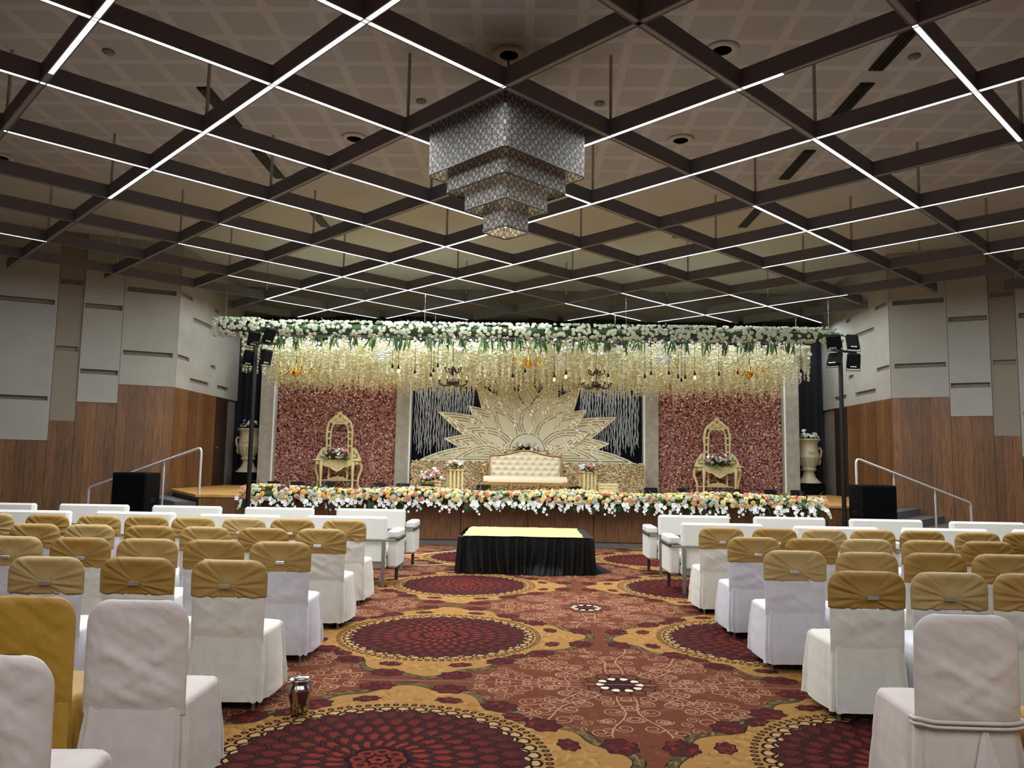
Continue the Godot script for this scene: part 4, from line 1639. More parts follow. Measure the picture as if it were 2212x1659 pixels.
func build_top_garland() -> void:
	var g := thing("canopy_garland", "long thick garland of white roses along the top of the stage canopy", "garland", Vector3(0.0, 4.83, -18.9))
	rng.seed = 33
	var x0 := -7.5
	var x1 := 7.5
	var s := Shape.new()
	var rows := []
	for i in 120:
		var x := lerpf(x0 + 0.05, x1 - 0.05, i / 119.0)
		var row := []
		for j in 10:
			var a := TAU * j / 10
			var k := 0.95 + 0.1 * sin(i * 1.3 + j * 2.0)
			row.append(Vector3(x, sin(a) * 0.11 * k, cos(a) * 0.12 * k))
		rows.append(row)
	s.sheet(rows, true)
	part("foliage_core", s, M.leaf, g)
	var near := []
	var far := []
	for i in 1050:
		var x := rng.randf_range(x0, x1)
		if i < 60:
			x = x0 - 0.12 + rng.randf() * 1.1
		var a := rng.randf_range(-1.45, 2.0)
		var r := 0.18 + (0.05 if x < x0 + 1.0 else 0.0)
		var n := Vector3(rng.randf_range(-0.4, 0.4), sin(a) - 0.1, cos(a))
		var it := [Transform3D(facing(n, rng.randf() * TAU, rng.randf_range(0.047, 0.063)), Vector3(x, sin(a) * r, cos(a) * r)), M.rose_white]
		if a > -0.8 and a < 1.3: near.append(it)
		else: far.append(it)
	scatter(g, "rose", rose_mesh, near + far)
	var leaves := []
	for i in 200:
		var x := rng.randf_range(x0 - 0.1, x1 + 0.1)
		var a := rng.randf_range(-1.6, 1.8)
		leaves.append([Transform3D(facing(Vector3(rng.randf_range(-0.8, 0.8), sin(a), cos(a)), rng.randf() * TAU, rng.randf_range(0.1, 0.16)), Vector3(x, sin(a) * 0.18, cos(a) * 0.18)), M.leaf])
	scatter(g, "leaf", leaf_mesh, leaves)

func build_canopy() -> void:
	# frame of the canopy
	var f := thing("stage_canopy", "dark metal canopy behind the white rose garland, carrying the hanging blossoms", "canopy", Vector3(0, 0, 0))
	var s := Shape.new(false)
	for z in [-18.92, -20.2, -21.4]:
		s.box(Vector3(0.0, 4.86, z), Vector3(14.9, 0.06, 0.06))
	part("long_bar", s, M.black_metal, f)
	for i in 7:
		s = Shape.new(false)
		s.box(Vector3(-7.4 + i * 14.8 / 6, 4.92, -20.3), Vector3(0.06, 0.05, 2.8))
		part("cross_bar", s, M.black_metal, f)
	for x in [-7.4, -2.47, 2.47, 7.4]:
		for z in [-19.1, -21.4]:
			s = Shape.new()
			s.tube([Vector3(x, 4.92, z), Vector3(x, CEIL_Y, z)], 0.0025, 4)
			part("hanging_wire", s, M.rod, f)
	# mesh of strands
	var g := thing("hanging_blossoms", "dense curtain of cream hanging blossom strands under the stage canopy", "flowers", Vector3(0, 4.8, -19.0))
	rng.seed = 51
	var front := []
	var back := []
	for row in 8:
		var z := -0.42 - row * 0.3
		for i in 132:
			var x := -6.62 + 13.4 * (i + rng.randf()) / 132.0
			var top := -0.1 + rng.randf_range(-0.12, 0.05)
			var len_ := rng.randf_range(0.88, 1.08) + 0.02 * row
			if row == 0:
				len_ = rng.randf_range(0.5, 1.0)
			var t := Transform3D(Basis(Vector3.UP, rng.randf() * TAU) * Basis.from_scale(Vector3(1.9, len_, 1.9)), Vector3(x, top, z + rng.randf_range(-0.12, 0.12)))
			var it := [t, M.strand_cream if row > 0 else M.strand_white]
			if row == 0: front.append(it)
			else: back.append(it)
	# free-hanging clusters at both ends
	for i in 40:
		var e := -1.0 if i % 2 else 1.0
		var t := Transform3D(Basis(Vector3.UP, rng.randf() * TAU) * Basis.from_scale(Vector3(1.7, rng.randf_range(0.6, 0.95), 1.3)), Vector3(e * rng.randf_range(6.65, 7.02), -0.15, rng.randf_range(-0.6, -0.3)))
		front.append([t, M.strand_white])
	var all := front + back
	for v in 4:
		var mine := []
		for i in range(v, all.size(), 4):
			mine.append(all[i])
		scatter(g, "blossom_strand", strand_mesh[v], mine, 75)
	# tufts of green leaves and small white flowers between garland and strands
	var tufts := thing("hanging_greenery", "bunches of green leaves and white blossoms below the canopy garland", "greenery", Vector3(0, 4.64, -18.9))
	for i in 30:
		var x := -6.6 + 13.3 * (i + rng.randf_range(0.2, 0.8)) / 30.0
		for k in 10:
			var o := part("leaf", leaf_mesh, M.leaf_light if (i + k) % 3 == 0 else M.leaf, tufts, Vector3(x + rng.randf_range(-0.12, 0.12), 0.03, rng.randf_range(-0.1, 0.08)))
			o.basis = Basis(Vector3.UP, rng.randf_range(-1.2, 1.2)) * Basis(Vector3.BACK, rng.randf_range(-0.35, 0.35)) * Basis(Vector3.RIGHT, PI + rng.randf_range(-0.5, 0.3)) * Basis.from_scale(Vector3(0.4, 1, 1) * rng.randf_range(0.22, 0.4))
	var blooms := []
	for i in 420:
		blooms.append([Transform3D(facing(Vector3(rng.randf_range(-0.8, 0.8), rng.randf_range(-0.6, 0.4), 1), rng.randf() * TAU, rng.randf_range(0.028, 0.045)), Vector3(rng.randf_range(-6.9, 6.95), rng.randf_range(-0.34, 0.04), rng.randf_range(-0.22, 0.1))), M.blossom_white])
	scatter(tufts, "blossom", blossom_mesh, blooms)

func ordinals() -> Array:
	var a := ["leftmost", "second", "third", "fourth", "fifth", "sixth", "seventh", "eighth", "ninth", "tenth", "eleventh", "twelfth", "thirteenth", "fourteenth", "fifteenth", "sixteenth", "seventeenth", "eighteenth", "nineteenth", "twentieth", "twenty-first", "twenty-second"]
	return a

func bulbs_and_chandeliers() -> void:
	# pendant bulbs, measured on the plane z = -18.75
	var at := [[-3.2, 3.92], [-3.05, 3.9], [-2.65, 3.8], [-2.1, 3.96], [-2.2, 3.84], [-2.26, 3.73], [-1.74, 3.77], [-0.28, 3.74], [0.02, 3.86], [0.72, 3.75], [1.0, 3.82], [2.02, 3.78], [2.9, 3.77], [3.05, 3.85], [3.48, 3.86], [3.7, 3.78], [3.78, 3.7], [3.87, 3.77], [4.1, 3.85], [4.68, 3.86], [5.13, 3.9], [6.64, 3.96]]
	var k := 0
	var nth := ordinals()
	for p in at:
		var t := thing("pendant_bulb", "small black-socketed bulb on a cord, %s from the left among the blossoms" % nth[k], "bulb", Vector3(p[0], p[1], -18.92), 0.0, "pendant bulbs under the canopy")
		var s := Shape.new()
		s.tube([Vector3(0, 0.06, 0), Vector3(0, 4.93 - p[1], 0)], 0.005, 4)
		part("cord", s, M.black, t)
		s = Shape.new()
		s.lathe([[0.0, 0.075], [0.01, 0.07], [0.018, 0.04], [0.026, 0.0], [0.03, -0.03], [0.0, -0.032]], 10)
		part("socket", s, M.black, t)
		s = Shape.new()
		s.lathe([[0.014, -0.03], [0.03, -0.08], [0.028, -0.11], [0.0, -0.13]], 10)
		part("bulb", s, M.bulb_lit if k in [1, 9, 10, 18] else M.clear, t)
		k += 1
	# gold branched chandeliers
	for d in [[-5.53, 3.63, "left pink panel"], [0.09, 3.93, "lotus panel"], [5.4, 3.75, "right pink panel"]]:
		var t := thing("gold_chandelier", "polished gold branched chandelier hanging before the %s" % d[0 + 2], "chandelier", Vector3(d[0], d[1], -18.9), 0.0, "gold branched chandeliers")
		var s := Shape.new()
		s.lathe([[0.0, 0.0], [0.03, 0.02], [0.085, 0.09], [0.1, 0.12], [0.09, 0.15], [0.03, 0.17], [0.014, 0.2], [0.012, 0.5], [0.02, 0.51], [0.0, 0.53]], 14)
		part("bowl", s, M.gold_metal, t)
		s = Shape.new()
		s.tube([Vector3(0, 0.5, 0), Vector3(0, 4.93 - d[1], 0)], 0.006, 4)
		part("chain", s, M.gold_frame, t)
		for a in 8:
			var dir := Vector3(cos(TAU * a / 8 + 0.2), 0, sin(TAU * a / 8 + 0.2))
			s = Shape.new()
			s.tube([dir * 0.06 + Vector3(0, 0.16, 0), dir * 0.13 + Vector3(0, 0.2, 0), dir * 0.19 + Vector3(0, 0.13, 0), dir * 0.26 + Vector3(0, 0.07, 0), dir * 0.34 + Vector3(0, 0.08, 0), dir * 0.39 + Vector3(0, 0.16, 0), dir * 0.39 + Vector3(0, 0.24, 0)], 0.009, 6)
			s.lathe([[0.0, 0.0], [0.035, 0.01], [0.03, 0.02], [0.012, 0.03]], 8, dir * 0.39 + Vector3(0, 0.22, 0))
			var arm := part("arm", s, M.gold_metal, t)
			s = Shape.new()
			s.tube([dir * 0.39 + Vector3(0, 0.25, 0), dir * 0.39 + Vector3(0, 0.36, 0)], 0.01, 6)
			part("candle", s, M.candle, arm)
	# dark two-tier chandeliers
	for d in [[-1.72, 3.48, "left"], [1.73, 3.47, "right"]]:
		var t := thing("bronze_chandelier", "dark bronze two-tier chandelier hanging %s of the lotus panel" % d[2], "chandelier", Vector3(d[0], d[1], -18.9), 0.0, "bronze two-tier chandeliers")
		var s := Shape.new()
		s.lathe([[0.0, 0.0], [0.05, 0.02], [0.11, 0.06], [0.12, 0.1], [0.05, 0.14], [0.014, 0.17], [0.012, 0.34], [0.04, 0.37], [0.06, 0.42], [0.02, 0.46], [0.012, 0.5], [0.0, 0.55]], 14)
		part("stem", s, M.bronze, t)
		s = Shape.new()
		s.tube([Vector3(0, 0.5, 0), Vector3(0, 4.93 - d[1], 0)], 0.006, 4)
		part("chain", s, M.bronze, t)
		for tier in [[8, 0.36, 0.06], [5, 0.2, 0.38]]:
			for a in tier[0]:
				var dir := Vector3(cos(TAU * a / tier[0] + 0.3), 0, sin(TAU * a / tier[0] + 0.3))
				var r: float = tier[1]
				var y: float = tier[2]
				s = Shape.new()
				s.tube([dir * 0.05 + Vector3(0, y + 0.02, 0), dir * r * 0.45 + Vector3(0, y - 0.05, 0), dir * r * 0.75 + Vector3(0, y - 0.06, 0), dir * r * 0.98 + Vector3(0, y - 0.01, 0), dir * r + Vector3(0, y + 0.05, 0), dir * r * 0.9 + Vector3(0, y + 0.07, 0)], 0.013, 6)
				s.ball(dir * r + Vector3(0, y + 0.05, 0), Vector3(0.026, 0.026, 0.026), 4, 8)
				var arm := part("arm", s, M.bronze, t)
				s = Shape.new()
				s.tube([dir * r + Vector3(0, y + 0.07, 0), dir * r + Vector3(0, y + 0.16, 0)], 0.01, 6)
				part("candle", s, M.candle, arm)
	# small crystal chandeliers
	for d in [[-3.45, 4.1, "left"], [3.35, 4.08, "right"]]:
		var t := thing("crystal_chandelier", "small round crystal chandelier above the %s inner white column" % d[2], "chandelier", Vector3(d[0], d[1], -18.9), 0.0, "small crystal chandeliers")
		var s := Shape.new()
		for y in [0.15, 0.03]:
			s.lathe([[0.2 - (0.15 - y) * 0.8, y], [0.205 - (0.15 - y) * 0.8, y + 0.015], [0.2 - (0.15 - y) * 0.8, y + 0.03]], 20)
		part("hoop", s, M.silver, t)
		for a in 22:
			var dir := Vector3(cos(TAU * a / 22), 0, sin(TAU * a / 22))
			s = Shape.new()
			s.tube([dir * 0.2 + Vector3(0, 0.15, 0), dir * 0.17 + Vector3(0, 0.0, 0), dir * 0.1 + Vector3(0, -0.1, 0)], 0.004, 4)
			part("crystal_strand", s, M.clear, t)
		s = Shape.new()
		s.tube([Vector3(0, 0.16, 0), Vector3(0, 4.93 - d[1], 0)], 0.006, 4)
		s.tube([Vector3(-0.19, 0.16, 0), Vector3(0.19, 0.16, 0)], 0.006, 4)
		part("chain", s, M.silver, t)

# ------------------------------------------------------------------ backdrop
func pleated(w: float, h: float, folds: float, deep: float, seed_: int) -> Shape:
	var n := FastNoiseLite.new()
	n.seed = seed_
	n.frequency = 0.7
	var s := Shape.new()
	var rows := []
	var cols := int(w * 18)
	for i in 9:
		var y := h * i / 8.0
		var row := []
		for j in cols + 1:
			var x := w * j / cols
			row.append(Vector3(x - w / 2, y, deep * sin(x * folds + 2.0 * n.get_noise_2d(x, y * 0.25)) + 0.03 * n.get_noise_2d(x * 2.0, y)))
		rows.append(row)
	rows.reverse()
	s.sheet(rows)
	return s

func build_backdrop() -> void:
	var cur := thing("stage_curtain", "dark navy pleated curtain across the back of the stage", "curtain", Vector3(MID, STAGE_Y, -23.1))
	for i in 6:
		part("curtain_drop", pleated(2.9, 5.02 if i % 2 else 4.97, 26.0, 0.05, i), M.navy, cur, Vector3(-7.2 + i * 2.86, 0.01, 0.02 * (i % 2)))
	# flower panels
	var pinks := [Color(0.64, 0.41, 0.39), Color(0.72, 0.51, 0.47), Color(0.54, 0.31, 0.3), Color(0.79, 0.62, 0.55), Color(0.45, 0.25, 0.24), Color(0.85, 0.74, 0.64), Color(0.62, 0.44, 0.37)]
	var creams := [Color(0.84, 0.8, 0.62), Color(0.78, 0.74, 0.52), Color(0.9, 0.86, 0.72), Color(0.66, 0.66, 0.44), Color(0.84, 0.68, 0.6), Color(0.74, 0.46, 0.44), Color(0.6, 0.58, 0.36)]
	for d in [[-5.28, 3.4, "left"], [5.49, 3.46, "right"]]:
		flower_wall("pink_flower_wall", "tall %s backdrop panel covered in dusty pink petals behind the vanity table" % d[2], Vector3(d[0], STAGE_Y, -22.3), d[1], 3.95, 15000, pinks, M.pink_board, 0.055, "tall pink flower panels", 0)
	for d in [[-1.98, 2.1, "left"], [2.26, 2.1, "right"]]:
		flower_wall("cream_flower_wall", "low panel of cream and pink blossoms %s of the tufted stage sofa" % d[2], Vector3(d[0], STAGE_Y, -21.5), d[1], 0.76, 2600, creams, M.cream_back, 0.046, "low cream flower panels", 9)
	flower_wall("cream_flower_wall", "low panel of cream and pink blossoms directly behind the tufted stage sofa", Vector3(0.14, STAGE_Y, -21.5), 2.14, 0.76, 2600, creams, M.cream_back, 0.046, "low cream flower panels", 9)
	# fabric columns
	for d in [[-7.21, "outer left"], [-3.37, "inner left"], [3.55, "inner right"], [7.45, "outer right"]]:
		var t := thing("fabric_column", "square pale grey column, %s, beside a pink flower panel" % d[1], "column", Vector3(d[0], STAGE_Y, -22.18), 0.0, "pale grey stage columns")
		var s := Shape.new(false)
		s.box(Vector3(0, 2.0, 0), Vector3(0.42, 3.98, 0.3), 0.01)
		part("shaft", s, M.column, t)
		s = Shape.new(false)
		s.box(Vector3(0, 0.03, 0), Vector3(0.44, 0.06, 0.32), 0.008)
		part("plinth", s, M.column, t)
		s = Shape.new(false)
		s.box(Vector3(0.19 if d[0] < 0 else -0.19, 2.0, 0.153), Vector3(0.05, 3.9, 0.01), 0.003)
		part("edge_trim", s, M.blossom_white, t)
	# strings either side of the lotus
	rng.seed = 64
	for d in [[-2.28, "left"], [2.44, "right"]]:
		var t := thing("string_curtain", "curtain of pale grey strings hanging %s of the white lotus" % d[1], "curtain", Vector3(d[0], 4.7, -22.45), 0.0, "grey string curtains")
		var s := Shape.new()
		s.tube([Vector3(-0.9, 0.02, 0.12), Vector3(0.9, 0.02, 0.12)], 0.012, 6)
		part("rail", s, M.black_metal, t)
		for i in 64:
			var x := -0.84 + 1.68 * (i + rng.randf_range(0.1, 0.9)) / 64.0
			var len_ := rng.randf_range(2.35, 2.9)
			var pts := []
			for k in 21:
				pts.append(Vector3(x + 0.016 * sin(k * 1.9 + i) + 0.02 * sin(k * 0.3 + i * 2.0), -len_ * k / 20.0, 0.03 * sin(i * 4.0) + 0.008 * cos(k * 1.7 + i)))
			s = Shape.new()
			s.tube(pts, 0.0105, 4, false)
			part("string", s, M.fringe, t)

func flower_wall(called: String, label: String, at: Vector3, w: float, h: float, n: int, tones: Array, board: Material, size: float, group: String, seed_: int) -> void:
	var t := thing(called, label, "flower wall", at, 0.0, group)
	var s := Shape.new(false)
	s.box(Vector3(0, h / 2, -0.03), Vector3(w - 0.04, h, 0.05), 0.005)
	part("board", s, board, t)
	var r := RandomNumberGenerator.new()
	r.seed = 900 + seed_ + int(at.x * 10)
	var clump := FastNoiseLite.new()
	clump.seed = seed_
	clump.frequency = 1.1
	var where := []
	var tints := []
	for i in n:
		var x := r.randf_range(-w / 2, w / 2)
		var y := r.randf_range(0.01, h)
		var b := Basis(Vector3.BACK, r.randf() * TAU) * Basis(Vector3.RIGHT, r.randf_range(-1.0, 1.0)) * Basis.from_scale(Vector3.ONE * size * r.randf_range(0.7, 1.3))
		where.append(Transform3D(b, Vector3(x, y, r.randf_range(0.0, 0.045))))
		var k := clampf(0.5 + clump.get_noise_2d(x, y) * 0.9 + r.randf_range(-0.5, 0.5), 0.0, 0.999)
		var c: Color = tones[int(k * tones.size())]
		c = c.lerp(tones[r.randi() % tones.size()], 0.35)
		tints.append(c.srgb_to_linear())
	multi("petals", floret_mesh, M.petals, where, tints, t)
	if h < 1.0:
		where = []
		tints = []
		for i in int(w * 26):
			var b := Basis(Vector3.RIGHT, -r.randf_range(0.6, 1.6)) * Basis(Vector3.BACK, r.randf() * TAU) * Basis.from_scale(Vector3.ONE * size * 1.2)
			where.append(Transform3D(b, Vector3(r.randf_range(-w / 2, w / 2), h + r.randf_range(-0.01, 0.03), r.randf_range(-0.04, 0.03))))
			tints.append(tones[r.randi() % 4].srgb_to_linear())
		multi("petals_top", floret_mesh, M.petals, where, tints, t)

# ------------------------------------------------------------------ lotus
func leaf_outline(len_: float, w: float, n := 14) -> PackedVector2Array:
	var p := PackedVector2Array()
	for sgn in [1, -1]:
		for i in n + 1:
			var t := i / float(n) if sgn == 1 else 1.0 - i / float(n)
			if sgn == -1 and (i == 0 or i == n):
				continue
			var wide := w * (0.22 * (1.0 - t) + sin(PI * pow(t, 0.82)) * (0.9 + 0.1 * t)) * (1.0 - 0.15 * t)
			if i == n and sgn == 1:
				wide = 0.0
			p.append(Vector2(sgn * maxf(wide, 0.0), len_ * t))
	return p

func build_lotus() -> void:
	var c := Vector3(0.1, 1.98, -22.05)
	var t := thing("lotus_panel", "large cream lotus-shaped backdrop of layered petals with mirrored gold inlay", "backdrop panel", c)
	# [tip x, tip y, half width, layer]
	var petals := [
		[0.0, 2.15, 0.42, 0], [-0.8, 2.1, 0.4, 0], [0.8, 2.1, 0.4, 0], [-1.45, 1.86, 0.4, 1], [1.48, 1.84, 0.4, 1],
		[-0.5, 1.72, 0.34, 2], [0.52, 1.72, 0.34, 2],
		[-2.52, 1.08, 0.36, 1], [2.5, 1.0, 0.36, 1], [-1.68, 1.27, 0.36, 2], [1.66, 1.2, 0.36, 2],
		[-2.33, 0.33, 0.32, 2], [2.3, 0.26, 0.32, 2], [-1.02, 1.3, 0.3, 3], [1.03, 1.18, 0.3, 3], [0.0, 1.5, 0.26, 4],
		[-1.8, 0.64, 0.32, 4], [1.78, 0.6, 0.32, 4]]
	for p in petals:
		var tip := Vector2(p[0], p[1])
		var base := tip.normalized() * 0.36
		var len_ := (tip - base).length()
		var ang := tip.angle() - PI / 2
		var pts := leaf_outline(len_, p[2])
		var at := Transform3D(Basis(Vector3.BACK, ang), Vector3(base.x, base.y, p[3] * 0.035))
		var s := Shape.new(false)
		s.plate(pts, 0.026)
		var o := part("petal", s, M.cream_board, t)
		o.transform = at
		inlay(o, pts, 3 if p[2] > 0.3 else 2, 0.0135)
	# low petals lying along the base
	for side in [-1, 1]:
		for k in [[1.55, 0.42, 2.98, -0.24], [0.95, 0.46, 2.1, -0.12]]:
			var pts := PackedVector2Array()
			for i in 17:
				var u := i / 16.0
				pts.append(Vector2(side * lerpf(0.55, k[2], u), -0.28 + k[1] * pow(sin(PI * pow(u, 0.7)), 0.8) * (1.0 if u < 0.98 else 0.3)))
			pts.append(Vector2(side * k[2], -0.29))
			pts.append(Vector2(side * 0.55, -0.29))
			var s := Shape.new(false)
			s.plate(pts, 0.026)
			var o := part("petal", s, M.cream_board, t, Vector3(0, 0, 0.12 + (0.03 if k[2] < 2.5 else 0.0)))
			inlay(o, pts, 3, 0.0135)
	# half disc in the middle
	var d := PackedVector2Array()
	for i in 25:
		d.append(Vector2.from_angle(PI * i / 24.0) * 0.54)
	d.append(Vector2(-0.54, -0.3))
	d.append(Vector2(0.54, -0.3))
	var s := Shape.new(false)
	s.plate(d, 0.03)
	var disc := part("centre_disc", s, M.cream_board, t, Vector3(0, 0, 0.2))
	inlay(disc, d, 1, 0.0155)
	s = Shape.new(false)
	s.box(Vector3(0, 0.02, 0.02), Vector3(1.08, 0.03, 0.012), 0.002)
	part("band", s, M.gold_frame, disc)
	# stand behind the petals
	s = Shape.new(false)
	for x in [-1.2, 0.0, 1.2]:
		s.box(Vector3(x, 0.0, -0.06), Vector3(0.05, 2.14, 0.05))
	part("support", s, M.dark_wood, t)

func inlay(parent: Node3D, pts: PackedVector2Array, lines: int, z: float) -> void:
	var s := Shape.new(false)
	for k in lines:
		for poly in Geometry2D.offset_polygon(pts, -0.05 - 0.072 * k):
			var n: int = poly.size()
			for i in n:
				var a: Vector2 = poly[i]
				var b: Vector2 = poly[(i + 1) % n]
				if a.distance_to(b) < 0.004:
					continue
				var m := (b - a).normalized()
				var cut := minf(0.012, a.distance_to(b) * 0.2)
				if (i + k) % 3 == 0:
					a += m * cut
					b -= m * cut
				var w := Vector2(-m.y, m.x) * 0.0125
				var tilt := 0.004 if (i * 7 + k * 3) % 4 == 0 else 0.0015
				s.quad(Vector3(a.x + w.x, a.y + w.y, z + tilt), Vector3(b.x + w.x, b.y + w.y, z + 0.002), Vector3(b.x - w.x, b.y - w.y, z + 0.002), Vector3(a.x - w.x, a.y - w.y, z + 0.003))
	if s.count:
		part("inlay", s, M.gold_mirror, parent)

# ------------------------------------------------------------------ stage furniture
func bouquet(called: String, label: String, at: Vector3, rx: float, ry: float, rz: float, n: int, mats: Array, seed_: int, size := 0.04) -> void:
	var t := thing(called, label, "flowers", at, 0.0, "flower arrangements on the stage")
	var r := RandomNumberGenerator.new()
	r.seed = seed_
	for i in n:
		var a := r.randf() * TAU
		var e := r.randf_range(0.15, 1.0)
		var dir := Vector3(cos(a) * sqrt(1.0 - e * e * 0.9), e, sin(a) * sqrt(1.0 - e * e * 0.9))
		var k := r.randf_range(0.55, 1.0)
		var p := Vector3(dir.x * rx, dir.y * ry, dir.z * rz) * k
		var o := part("blossom", rose_mesh if i % 3 == 0 else blossom_mesh, mats[r.randi() % mats.size()], t)
		o.transform = Transform3D(facing(dir + Vector3(0, 0.2, 0.6), r.randf() * TAU, size * r.randf_range(0.7, 1.3)), p)
		if i % 2 == 0:
			var st := Shape.new()
			st.tube([Vector3(0, 0.0, 0), p * 0.5 + Vector3(0, 0.03, 0), p * 0.96], 0.004, 4, false)
			part("stem", st, M.leaf, t)
	for i in n:
		var a := r.randf() * TAU
		var o := part("leaf", leaf_mesh, M.leaf if i % 2 else M.leaf_light, t, Vector3(cos(a) * rx * 0.3, 0.03, sin(a) * rz * 0.3))
		o.basis = Basis(Vector3.UP, -a + PI / 2) * Basis(Vector3.RIGHT, r.randf_range(0.7, 1.75)) * Basis.from_scale(Vector3.ONE * r.randf_range(0.5, 0.85) * maxf(rx, ry) * 0.9)

func build_stage_sofa() -> void:
	var t := thing("tufted_settee", "cream button-tufted settee with carved gold frame in the middle of the stage", "sofa", Vector3(0.06, STAGE_Y, -20.1))
	# back with buttons
	var w := 0.93
	var top := func(x: float) -> float:
		return 0.98 + 0.07 * cos(x / w * PI * 0.95) + 0.015 * cos(x / w * PI * 2.0)
	var s := Shape.new()
	var rows := []
	var ny := 30
	var nx := 84
	for i in ny + 1:
		var row := []
		for j in nx + 1:
			var x := lerpf(-w + 0.05, w - 0.05, j / float(nx))
			var y := lerpf(0.4, top.call(x) - 0.03, i / float(ny))
			var u := x / 0.2
			var v := (y - 0.43) / 0.13
			var best := 9.0
			for dv in [-1, 0, 1]:
				var vv: float = roundf(v) + dv
				var uu := roundf(u - 0.5 * fmod(absf(vv), 2.0)) + 0.5 * fmod(absf(vv), 2.0)
				best = minf(best, Vector2((u - uu) * 1.3, v - vv).length())
			var crease := minf(absf(fmod(absf(u * 2.0 + v) + 100.0, 2.0) - 1.0), absf(fmod(absf(u * 2.0 - v) + 100.0, 2.0) - 1.0))
			var z := 0.055 * smoothstep(0.0, 0.7, best) + 0.012 * smoothstep(0.0, 0.25, crease)
			z *= smoothstep(0.0, 0.06, minf(x + w - 0.05, w - 0.05 - x) + 0.01)
			row.append(Vector3(x, y, 0.04 + z - (y - 0.4) * 0.14))
		rows.append(row)
	rows.reverse()
	s.sheet(rows)
	var back := part("backrest", s, M.tuft, t)
	var btn := Shape.new()
	btn.ball(Vector3.ZERO, Vector3(0.014, 0.014, 0.008), 4, 8)
	var bm := btn.done()
	for vv in range(1, 4):
		for uu in range(-4, 5):
			var x := (uu + 0.5 * (vv % 2)) * 0.2
			if absf(x) < w - 0.1:
				part("button", bm, M.tuft, back, Vector3(x, 0.43 + vv * 0.13, 0.05 - (vv * 0.13 + 0.03) * 0.14))
	s = Shape.new()
	rows = []
	for j in 41:
		var x := lerpf(-w, w, j / 40.0)
		rows.append([Vector3(x, 0.36, -0.02), Vector3(x, top.call(x), -0.09)])
	s.sheet(rows)
	part("back_panel", s, M.tuft, t)
	# gold frame round the back
	s = Shape.new()
	var loop := [Vector3(-w, 0.38, 0.03), Vector3(-w - 0.01, 0.7, -0.02), Vector3(-w, 0.9, -0.05)]
	for j in 33:
		var x := lerpf(-w + 0.03, w - 0.03, j / 32.0)
		loop.append(Vector3(x, top.call(x), -0.06))
	loop += [Vector3(w, 0.9, -0.05), Vector3(w + 0.01, 0.7, -0.02), Vector3(w, 0.38, 0.03)]
	s.tube(loop, 0.024, 8)
	part("back_frame", s, M.gold_frame, t)
	# seat
	s = Shape.new()
	rows = []
	for i in 9:
		var k := i / 8.0
		var row := []
		for j in 41:
			var u := j / 40.0
			var x := lerpf(-1.03, 1.03, u)
			var z := lerpf(0.0, 0.62, k) + 0.03 * cos((u - 0.5) * PI)
			var y := 0.42 - 0.03 * pow(absf(k - 0.5) * 2.0, 4.0)
			if i == 8:
				y = 0.27
			if i == 7:
				z = 0.62 + 0.03 * cos((u - 0.5) * PI)
				y = 0.38
			row.append(Vector3(x, y, z))
		rows.append(row)
	s.sheet(rows)
	part("seat_cushion", s, M.tuft, t)
	# scalloped gold apron
	var ap := PackedVector2Array()
	ap.append(Vector2(-1.04, 0.29))
	for j in 49:
		var x := lerpf(-1.04, 1.04, j / 48.0)
		ap.append(Vector2(x, 0.225 - 0.03 * absf(sin((x + 1.04) / 2.08 * PI * 3.0))))
	ap.append(Vector2(1.04, 0.29))
	s = Shape.new(false)
	s.plate(ap, 0.03, Transform3D(Basis(), Vector3(0, 0, 0.61)))
	part("apron", s, M.gold_frame, t)
	for side in [-1, 1]:
		s = Shape.new()
		s.tube([Vector3(side * 0.95, 0.72, 0.0), Vector3(side * 1.0, 0.68, 0.15), Vector3(side * 1.04, 0.62, 0.3), Vector3(side * 1.06, 0.55, 0.4), Vector3(side * 1.03, 0.45, 0.42), Vector3(side * 1.0, 0.38, 0.36)], 0.028, 8)
		var arm := part("arm", s, M.gold_frame, t)
		s = Shape.new()
		s.ball(Vector3(side * 1.03, 0.68, 0.26), Vector3(0.05, 0.035, 0.12), 5, 8)
		part("arm_pad", s, M.tuft, arm)
	for p in [Vector3(-0.98, 0, 0.58), Vector3(-0.33, 0, 0.6), Vector3(0.33, 0, 0.6), Vector3(0.98, 0, 0.58), Vector3(-0.9, 0, 0.04), Vector3(0.9, 0, 0.04)]:
		s = Shape.new()
		s.tube([p + Vector3(0, 0.27, 0), p + Vector3(0, 0.2, 0.02), p + Vector3(0, 0.1, 0.0), p + Vector3(0, 0.03, 0.0), p + Vector3(0, 0.0, 0.015)], [0.04, 0.042, 0.026, 0.022, 0.03], 8)
		part("leg", s, M.gold_frame, t)
	bouquet("top_bouquet", "flower spray with lilac and white blossoms on the shelf behind the settee", Vector3(0.1, 1.96, -21.75), 0.45, 0.3, 0.15, 44, [M.lilac, M.blossom_white, M.rose_pink, M.blossom_white, M.lilac], 5, 0.042)
	s = Shape.new(false)
	s.box(Vector3(0, -0.03, 0), Vector3(1.0, 0.05, 0.26), 0.006)
	var sh := part("flower_ledge", s, M.cream_board, self, Vector3(0.1, 1.97, -21.72))
	tag(sh, "narrow cream ledge under the flower spray behind the settee", "shelf")
	s = Shape.new(false)
	s.box(Vector3(0, -0.53, 0), Vector3(0.9, 0.95, 0.05))
	part("ledge_support", s, M.cream_board, sh)

